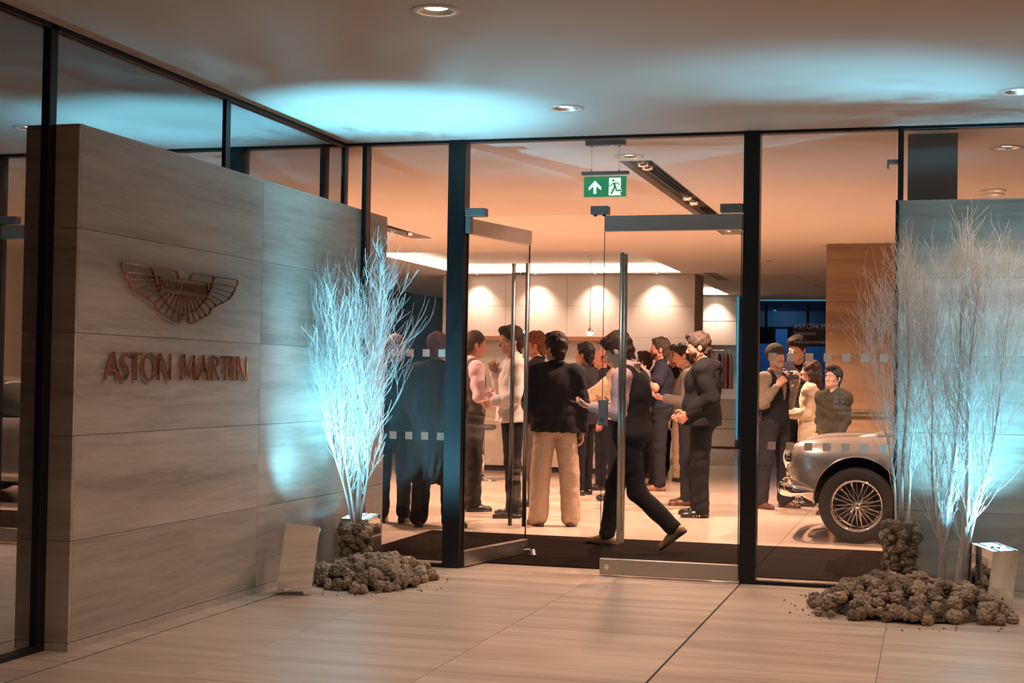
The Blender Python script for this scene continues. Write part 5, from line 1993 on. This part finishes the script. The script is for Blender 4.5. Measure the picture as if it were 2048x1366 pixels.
    if eyes:
        for s in (-1, 1):
            m = Solid()
            m.ell(TH((s * 0.031, 0.0835, 1.667)), V3(0.0125, 0.010, 0.0075) * HS, RHR, 0.002)
            e = put(m.mesh('eye', 0.003), 'eye', 'eye_white')
            m = Solid()
            m.ell(TH((s * 0.031, 0.0915, 1.667)), V3(0.0055, 0.0035, 0.0055) * HS, RHR, 0.002)
            put(m.mesh('iris', 0.0022), 'iris', 'eye_dark', e)

    Mw = Matrix.Translation(loc) @ Matrix.Rotation(R(face - 90), 4, 'Z')
    info = {}
    for s, nm in ((-1, 'l'), (1, 'r')):
        info['hand_' + nm] = Mw @ Vector((wr[s] + hd[s] * 0.09 + dz) * S)
        info['wrist_' + nm] = Mw @ Vector((wr[s] + dz) * S)
        info['dir_' + nm] = (Mw.to_3x3() @ Vector(hd[s]))
    info['head'] = Mw @ Vector((TH((0, 0.1, 1.66)) + dz) * S)
    info['root'] = root
    return info

DOWN_L = ((-0.14, 0.02, -1), (-0.04, 0.14, -1))
DOWN_R = ((0.14, 0.02, -1), (0.04, 0.14, -1))
HOLD_L = ((-0.15, 0.10, -1), (0.30, 1.0, 0.12))
HOLD_R = ((0.15, 0.10, -1), (-0.30, 1.0, 0.12))

walker = person('young man in waistcoat and pink shirt striding left while reading his phone', (1.94, 1.70, 0.0105), 166, h=1.86, build=1.18, lean=0.05, head=(0, 34, 0),
                arm_l=((-0.10, 0.05, -1), (0.10, 1.0, 0.16), (0.12, 1, 0.12)), arm_r=((0.16, 0.02, -1), (-0.42, 1.0, 0.22), (-0.3, 1, 0.2)), curl_l=0.55, curl_r=0.5, palm_l=(0.35, 0, 1), palm_r=(-0.35, 0, 1),
                leg_l=((-0.03, -0.24, -1), (0, -0.80, -0.66)), leg_r=((0.03, 0.50, -1), (0, 0.16, -1)), foot_l=(-0.05, 0.80, -0.62), foot_r=(0.08, 1, 0.0),
                skin='skin_pale', top='pink_shirt', vest='charcoal', hem=0.90, trousers='black_cloth', shoes='shoe_tan', hair='hair_brown', style='full', eyes=True, res=0.0085, seed=3, hs_=1.12)
beige = person('man in black jacket and beige trousers seen from behind', (0.87, 3.28, 0.0), 106, h=1.84, build=1.10, head=(38, 2, 0), arm_l=((-0.22, 0.15, -1), (0.15, 0.7, -0.6)), arm_r=((0.20, 0.02, -1), (0.06, 0.10, -1)),
               leg_l=((-0.10, 0.02, -1), (-0.04, -0.03, -1)), leg_r=((0.12, 0.02, -1), (0.05, -0.03, -1)), foot_l=(-0.5, 1, 0), foot_r=(0.25, 1, 0),
               skin='skin_ruddy', top='black_cloth', hem=0.885, thick=0.034, loose=0.002, collar=0.028, trousers='beige_chino', flare=0.022, shoes='shoe_brown', hair='hair_dark', style='curly', res=0.0085, seed=5)
hoodie = person('bearded man in black hoodie and striped trainers with hand in pocket', (2.05, 4.86, 0.0), 186, h=1.91, build=1.34, belly=0.03, head=(4, 14, 0), arm_l=((-0.16, -0.30, -1), (0.10, 0.85, -0.62)), arm_r=((0.16, -0.1, -1), (-0.1, 0.8, -0.5)),
                leg_l=((-0.05, 0.02, -1), (-0.02, -0.04, -1)), leg_r=((0.07, 0.10, -1), (0.03, -0.02, -1)), foot_l=(-0.15, 1, 0), foot_r=(0.2, 1, 0),
                skin='skin_ruddy', top='black_cloth', top_name='hoodie', hem=0.90, thick=0.030, loose=0.002, hood=True, under='white_shirt', trousers='black_cloth', flare=0.012, shoes='shoe_black', stripes=True, hair='hair_salt', style='full', beard='hair_dark', eyes=True, res=0.0085, seed=7)
polo = person('stocky bearded man in navy polo shirt holding a fist to his mouth', (0.99, 8.27, 0.0), 190, h=1.95, build=1.22, belly=0.035, head=(0, 4, 0), arm_l=((-0.60, 0.26, -0.76), (0.52, 0.62, 0.85)), arm_r=((0.16, 0.1, -1), (-0.6, 0.9, 0.2)), curl_l=1.25,
              leg_l=((-0.08, 0.02, -1), (-0.03, -0.03, -1)), leg_r=((0.08, 0.10, -1), (0.04, 0.02, -1)), skin='skin_ruddy', top='navy_cloth', top_name='polo_shirt', hem=0.97, sleeve=0.34, collar=0.013, under='navy_cloth',
              trousers='dark_jeans', flare=0.008, shoes='shoe_tan', hair='hair_salt', style='short', beard='hair_brown', eyes=True, res=0.010, seed=9)
vest = person('man in grey waistcoat and pink shirt behind the open door, writing', (-0.36, 4.44, 0.0), 40, h=1.90, build=1.12, head=(-6, 14, 0), arm_l=((-0.2, 0.15, -1), (0.35, 1, 0.05)), arm_r=((0.14, 0.05, -1), (-0.15, 1, -0.02)), curl_r=0.8,
              skin='skin_ruddy', top='pink_shirt', vest='grey_vest', hem=0.92, trousers='charcoal', flare=0.01, hair='hair_salt', style='crop', seed=11)
white = person('dark haired man in untucked white shirt with a hand raised to his chin', (0.24, 3.98, 0.0), 205, h=1.93, build=1.02, head=(8, 10, 0), arm_l=((-0.15, 0.05, -1), (0.55, 0.8, -0.25)), arm_r=((0.22, 0.30, -0.9), (-0.42, 0.40, 1.0)), curl_r=0.9,
               skin='skin', top='white_shirt', top_name='shirt', hem=0.90, thick=0.024, loose=0.004, collar=0.014, trousers='black_cloth', hair='hair_dark', style='full', eyes=True, res=0.010, seed=13,
               leg_l=((-0.08, 0.03, -1), (-0.03, -0.02, -1)), leg_r=((0.10, -0.06, -1), (0.03, -0.08, -1)))
ginger = person('ginger haired man in dark suit jacket reaching out to the left', (0.13, 5.30, 0.0), 188, h=1.92, head=(0, 6, 0), arm_l=((-0.25, 0.50, -0.75), (0.12, 1.0, -0.16)), arm_r=((0.16, 0.1, -1), (-0.1, 0.8, -0.4)),
                skin='skin_ruddy', top='dark_suit', top_name='suit_jacket', hem=0.86, thick=0.026, under='white_shirt', collar=0.014, trousers='brown_trousers', hair='hair_ginger', style='short', res=0.010, seed=15)
person('black haired man in dark suit with white collar behind the black jacket', (0.27, 7.03, 0.0), 168, h=1.84, top='dark_suit', top_name='suit_jacket', hem=0.84, thick=0.026, under='white_shirt', collar=0.013, skin='skin_tan', hair='hair_black', style='short', seed=17)
person('bald man in dark jacket in the crowd beside the closed door edge', (0.29, 7.95, 0.0), 195, h=1.80, top='dark_suit', hem=0.86, thick=0.026, skin='skin_ruddy', bald='fringe', hair='hair_salt', collar=0.014, seed=19)
person('bald man in black coat farthest back behind the phone reader', (0.16, 9.05, 0.0), 110, h=1.92, top='black_cloth', top_name='coat', hem=0.70, thick=0.035, skin='skin_ruddy', bald='fringe', hair='hair_salt', collar=0.026, seed=21)
person('person in cream knit jumper partly hidden by the phone reader', (0.78, 6.46, 0.0), 196, h=1.83, build=1.05, arm_l=((-0.20, 0.80, -0.62), (0.1, 0.9, -0.45)), arm_r=((0.15, 0.3, -1), (-0.2, 1, 0)), top='cream_knit', top_name='jumper', hem=0.93, thick=0.030, loose=0.003,
       trousers='black_cloth', hair='hair_brown', style='short', seed=23, head=(0, 8, 0))
h14 = person('man in brown shoes looking at a phone behind the hoodie wearer', (1.68, 6.20, 0.0), 188, h=1.84, arm_l=HOLD_L, arm_r=HOLD_R, palm_l=(0.3, 0, 1), palm_r=(-0.3, 0, 1), head=(0, 18, 0), top='grey_shirt', top_name='shirt', hem=0.93, trousers='dark_jeans', shoes='shoe_brown', hair='hair_dark', seed=25, skin='skin_ruddy')
person('brown haired visitor whose head shows left of the navy polo shirt', (0.36, 10.4, 0.0), 170, h=1.80, top='dark_suit', hem=0.88, hair='hair_brown', style='full', seed=27)
person('man with dark cropped hair looking over the shoulder of the navy polo shirt', (0.66, 11.2, 0.0), -75, h=1.92, top='charcoal', hem=0.9, hair='hair_dark', style='short', seed=29, skin='skin_ruddy', eyes=True)
person('dark haired visitor between the polo shirt and the hoodie', (1.05, 9.9, 0.0), 110, h=1.70, top='grey_shirt', hem=0.9, trousers='beige_chino', hair='hair_dark', style='curly', seed=31)
person('man in long dark coat seen from behind through the left sidelight', (-0.13, 2.66, 0.0), 84, h=1.82, build=1.12, top='black_cloth', top_name='coat', hem=0.42, thick=0.045, loose=0.004, collar=0.028, trousers='black_cloth', flare=0.015, hair='hair_ginger', style='short', seed=33, skin='skin_ruddy',
       leg_l=((-0.12, 0, -1), (-0.05, 0, -1)), leg_r=((0.12, 0, -1), (0.05, 0, -1)), foot_l=(-0.5, 1, 0), foot_r=(0.5, 1, 0))
person('grey haired man in dark suit at the left edge of the left sidelight', (-0.66, 2.95, 0.0), 95, h=1.80, build=1.08, top='navy_cloth', top_name='suit_jacket', hem=0.84, thick=0.030, under='white_shirt', collar=0.014, trousers='navy_cloth', hair='hair_grey', style='short', seed=35, skin='skin_ruddy')
beanie = person('bearded man in beanie and open jacket raising a camera', (2.66, 6.27, 0.0), -32, h=1.83, build=1.10, head=(-10, 2, 0), arm_l=((-0.15, 0.12, -1), (0.30, 0.62, 0.9)), arm_r=((0.2, 0.15, -1), (-0.35, 0.60, 0.9)), curl_l=0.9, curl_r=0.9,
                skin='skin', top='olive_grey', vest='black_cloth', hem=0.86, trousers='dark_jeans', flare=0.012, shoes='shoe_brown', leg_l=((-0.14, 0.05, -1), (-0.06, 0, -1)), leg_r=((0.14, -0.05, -1), (0.06, -0.05, -1)), beanie='olive_hoodie', beard='hair_grey', eyes=True, res=0.010, seed=37)
tall = person('tall dark haired man in black looking down at his camera', (2.83, 7.45, 0.0), -112, h=1.97, head=(0, 24, 0), arm_l=((-0.35, 0.55, -0.75), (0.35, 0.8, 0.45)), arm_r=((0.25, 0.45, -0.85), (-0.45, 0.8, 0.45)), curl_l=0.9, curl_r=0.9,
              skin='skin_pale', top='black_cloth', top_name='shirt', hem=0.92, trousers='black_cloth', hair='hair_black', style='full', eyes=True, res=0.010, seed=39)
person('long haired person in cream coat beside the boy', (3.02, 6.72, 0.0), 176, h=1.66, build=0.92, arm_l=((-0.1, 0.1, -1), (0.2, 1, -0.05)), arm_r=((0.14, 0.1, -1), (-0.2, 1, 0)), top='cream_coat', top_name='coat', hem=0.80, thick=0.032, loose=0.004, collar=0.02,
       trousers='dark_jeans', hair='hair_brown', style='long', seed=41, skin='skin_pale')
person('boy in olive hoodie standing behind the silver car', (3.34, 5.75, 0.0), -100, h=1.58, build=0.72, head=(-24, 0, 0), arm_l=((-0.05, 0.10, -1), (0.28, 0.5, -0.8)), arm_r=((0.05, 0.10, -1), (-0.28, 0.5, -0.8)), skin='skin_pale', top='olive_hoodie', top_name='hoodie', hem=0.86, thick=0.018, loose=0.001, hood=True,
       trousers='black_cloth', hair='hair_black', style='full', eyes=True, res=0.0085, seed=43)


# ---- things in hands
def handheld(name, label, cat, at, d, up, size, m, extra=None):
    d = Vector(d).normalized()
    u = (Vector(up) - d * Vector(up).dot(d)).normalized()
    x = d.cross(u)
    M = Matrix((x, d, u)).transposed().to_4x4()
    M.translation = Vector(at)
    t = thing(name, label, cat, at)
    w, l, h = size
    M0 = M.copy()
    M0.translation = Vector((0, 0, 0))
    MB().bev(-w / 2, w / 2, -l / 2, l / 2, -h / 2, h / 2, min(h, w) * 0.18, m=M0).build('body', m, t)
    if extra:
        extra(t, M0)
    return t


def phone_screen(t, M):
    MB().box(-0.031, 0.031, -0.066, 0.066, 0.0042, 0.0046, m=M).build('screen', 'screen_black', t)


def cam_lens(t, M):
    MB().lathe([(0.0, 0.065), (0.026, 0.065), (0.030, 0.06), (0.032, 0.0), (0.036, -0.01)], 20, M @ Matrix.Rotation(R(-90), 4, 'X') @ Matrix.Translation((0, 0, 0.02))).build('lens', 'dark_paint', t)
    MB().bev(-0.025, 0.025, -0.02, 0.02, 0.04, 0.06, 0.006, m=M).build('viewfinder', 'dark_paint', t)


wl_ = walker['hand_l'] + walker['dir_l'] * 0.045 + Vector((0, 0, 0.022))
handheld('phone', 'dark phone in the striding man\'s hands', 'phone', wl_, walker['dir_l'], (0.3, 0.2, 1), (0.070, 0.145, 0.009), 'dark_paint', phone_screen)
hh = (h14['hand_l'] + h14['hand_r']) * 0.5
handheld('phone', 'black phone held behind the hoodie wearer', 'phone', hh + Vector((-0.02, 0, 0.035)), h14['dir_l'], (0, 0, 1), (0.075, 0.15, 0.010), 'dark_paint', phone_screen)
bh = (beanie['hand_l'] + beanie['hand_r']) * 0.5
handheld('camera', 'black camera held up by the man in the beanie', 'camera', bh + Vector((0.01, 0, 0.03)), (1, 0, 0), (0, 0, 1), (0.12, 0.05, 0.08), 'dark_paint', cam_lens)
th_ = (tall['hand_l'] + tall['hand_r']) * 0.5
handheld('camera', 'black camera in the tall man\'s hands', 'camera', th_ + Vector((0, -0.01, 0.03)), (-0.4, -1, 0), (0, 0, 1), (0.12, 0.05, 0.08), 'dark_paint', cam_lens)

# ================================================================== SMALLER FURNISHING
for k, (x, lab) in enumerate(((-0.77, 'small chrome ball pendant lamp hanging beside the closed door edge'), (-1.80, 'small chrome ball pendant lamp behind the open door handle'))):
    t = thing('pendant_lamp', lab, 'lamp', (x, 11.8, 2.15), 0, 'pendant lamps')
    MB().lathe([(0.0, 1.188), (0.05, 1.188), (0.055, 1.16), (0.0, 1.15)], 20).build('canopy', 'stripe_white', t)
    MB().tube([(0, 0, 0.05), (0, 0, 1.16)], 0.006, 6).build('cord', 'stripe_white', t)
    MB().lathe([(0.0, 0.09), (0.012, 0.088), (0.016, 0.06), (0.04, 0.045), (0.055, 0.015), (0.056, 0.0)], 20).build('shade', 'chrome', t)
    MB().lathe([(0.056, 0.0), (0.050, -0.028), (0.03, -0.048), (0.0, -0.056)], 20).build('bulb', 'lamp_lens', t)

ct = thing('reception_counter', 'cream reception counter behind the crowd', 'counter', (-1.3, 11.2, 0))
MB().bev(-1.3, 1.3, -0.3, 0.3, 0.08, 1.0, 0.01).build('body', 'cabinet', ct)
MB().bev(-1.34, 1.34, -0.34, 0.34, 1.0, 1.04, 0.006).build('top', 'cabinet_wood', ct)
MB().box(-1.25, 1.25, -0.25, 0.25, 0, 0.08).build('kickboard', 'dark_paint', ct)

mat('petal_red', (0.55, 0.02, 0.025), 0.5)
mat('stem_green', (0.05, 0.10, 0.03), 0.6)
fv = thing('flower_vase', 'vase of red flowers on the reception counter', 'flowers', (-0.42, 11.15, 1.04))
MB().lathe([(0.0, 0.0), (0.06, 0.0), (0.075, 0.08), (0.05, 0.26), (0.065, 0.34)], 20).build('vase', 'stripe_white', fv)
frng = random.Random(4)
for k in range(16):
    a, q = frng.uniform(0, 6.28), frng.uniform(0.05, 0.30)
    tip = Vector((math.cos(a) * q, math.sin(a) * q, frng.uniform(0.62, 0.95) - q * 0.4))
    MB().tube([(0, 0, 0.3), tuple(tip * 0.6 + Vector((0, 0, 0.15))), tuple(tip)], 0.004, 4, False).build('stem', 'stem_green', fv)
    mb = MB()
    for j in range(6):
        b_ = j * math.pi / 3 + a
        d = Vector((math.cos(b_), math.sin(b_), 0.35))
        sd = Vector((-math.sin(b_), math.cos(b_), 0)) * 0.022
        p0, p1, p2 = tip, tip + d * 0.045, tip + d * 0.085
        mb.add([p0, p1 + sd, p2, p1 - sd, p1 + Vector((0, 0, 0.006))], [(0, 1, 4), (1, 2, 4), (2, 3, 4), (3, 0, 4)], True)
    mb.build('bloom', 'petal_red', fv)

# clothing rail in the rear niche
gr = thing('clothes_rail', 'chrome clothes rail in the rear niche', 'clothes rail', (0.16, 20.0, 0))
MB().tube([(-0.27, -0.06, 2.05), (0.27, -0.06, 2.05)], 0.012, 8).build('rail', 'chrome', gr)
for x in (-0.27, 0.27):
    MB().tube([(x, -0.06, 2.05), (x, 0.03, 2.05)], 0.01, 6).build('bracket', 'chrome', gr)
for k, (cname, c, wd) in enumerate((('pink_garment', (0.62, 0.22, 0.18), 'coral'), ('white_garment', (0.72, 0.66, 0.60), 'off white'), ('navy_garment', (0.03, 0.035, 0.06), 'navy'),
                                    ('tan_garment', (0.50, 0.30, 0.18), 'tan'), ('red_garment', (0.42, 0.07, 0.06), 'red'), ('pale_garment', (0.70, 0.50, 0.44), 'pale pink'))):
    cloth(cname, c)
    x = -0.20 + 0.085 * k
    t = thing('hanging_garment', wd + ' garment hanging on the rail in the rear niche', 'clothing', (0.16 + x, 19.94, 1.25), 0, 'garments on the rail')
    n_ = 14
    A = [((j / (n_ - 1) - 0.5) * 0.062, 0.012 * math.sin(j * 1.9 + k)) for j in range(n_)]
    mb = MB()
    vs, fs = [], []
    for zi, (z, sc) in enumerate(((0.0, 1.0), (0.3, 0.95), (0.6, 0.9), (0.70, 0.6), (0.74, 0.2))):
        for (u, v) in A:
            vs.append((u * sc, v * 2 - 0.05, z))
        for (u, v) in A[::-1]:
            vs.append((u * sc, v * 2 + 0.02, z))
    m_ = 2 * n_
    for zi in range(4):
        for j in range(m_):
            fs.append((zi * m_ + j, zi * m_ + (j + 1) % m_, (zi + 1) * m_ + (j + 1) % m_, (zi + 1) * m_ + j))
    mb.add(vs, fs, True)
    mb.build('fabric', cname, t)
    MB().tube([(0, -0.015, 0.73), (0, -0.015, 0.79), (0, 0.0, 0.805)], 0.004, 5).build('hanger_hook', 'chrome', t)

# bar stool behind the open door
st = thing('bar_stool', 'chrome based bar stool behind the open door', 'stool', (-1.53, 8.7, 0))
MB().lathe([(0.0, 0.0), (0.20, 0.0), (0.20, 0.012), (0.05, 0.03), (0.03, 0.06)], 28).build('base', 'chrome', st)
MB().tube([(0, 0, 0.03), (0, 0, 0.70)], 0.022, 12).build('column', 'chrome', st)
MB().tube([(0.14 * math.cos(a), 0.14 * math.sin(a), 0.28) for a in [2 * math.pi * k / 24 for k in range(25)]], 0.009, 6, False).build('foot_ring', 'chrome', st)
MB().lathe([(0.0, 0.70), (0.15, 0.70), (0.18, 0.73), (0.17, 0.77), (0.0, 0.78)], 28).build('seat', 'dark_paint', st)

# air grille in the ceiling and small ceiling fittings
gv = thing('air_grille', 'slatted air grille in the showroom ceiling beside the lit coffer', 'air grille', (0.72, 13.5, H))
MB().box(0, 0.22, 0, 1.8, -0.006, -0.001).build('frame', 'plaster_in', gv)
for k in range(6):
    MB().box(0.02 + 0.032 * k, 0.034 + 0.032 * k, 0.03, 1.77, -0.010, -0.006).build('slat', 'grey_paint', gv)
for k, (x, y) in enumerate(((2.05, 11.2), (2.75, 13.0), (2.2, 14.6), (2.3, 16.8), (2.75, 18.4))):
    t = thing('smoke_detector', ('nearest', 'second', 'third', 'fourth', 'farthest')[k] + ' small ceiling fitting seen through the right sidelight', 'ceiling fitting', (x, y, H), 0, 'small ceiling fittings')
    MB().lathe([(0.0, -0.014), (0.03, -0.014), (0.05, -0.008), (0.055, -0.001), (0.0, -0.001)], 20).build('cover', 'lamp_ring', t)
    MB().lathe([(0.0, -0.018), (0.012, -0.018), (0.014, -0.013)], 10).build('sensor', 'grey_paint', t)
br = thing('wall_bracket', 'small grey bracket on the slim mullion of the right sidelight', 'bracket', (4.12, 0.10, 2.955))
MB().bev(-0.075, 0.0, -0.03, 0.03, 0.0, 0.03, 0.003).build('arm', 'alu_grey', br)
MB().bev(-0.075, -0.062, -0.03, 0.03, -0.03, 0.0, 0.003).build('drop_plate', 'alu_grey', br)
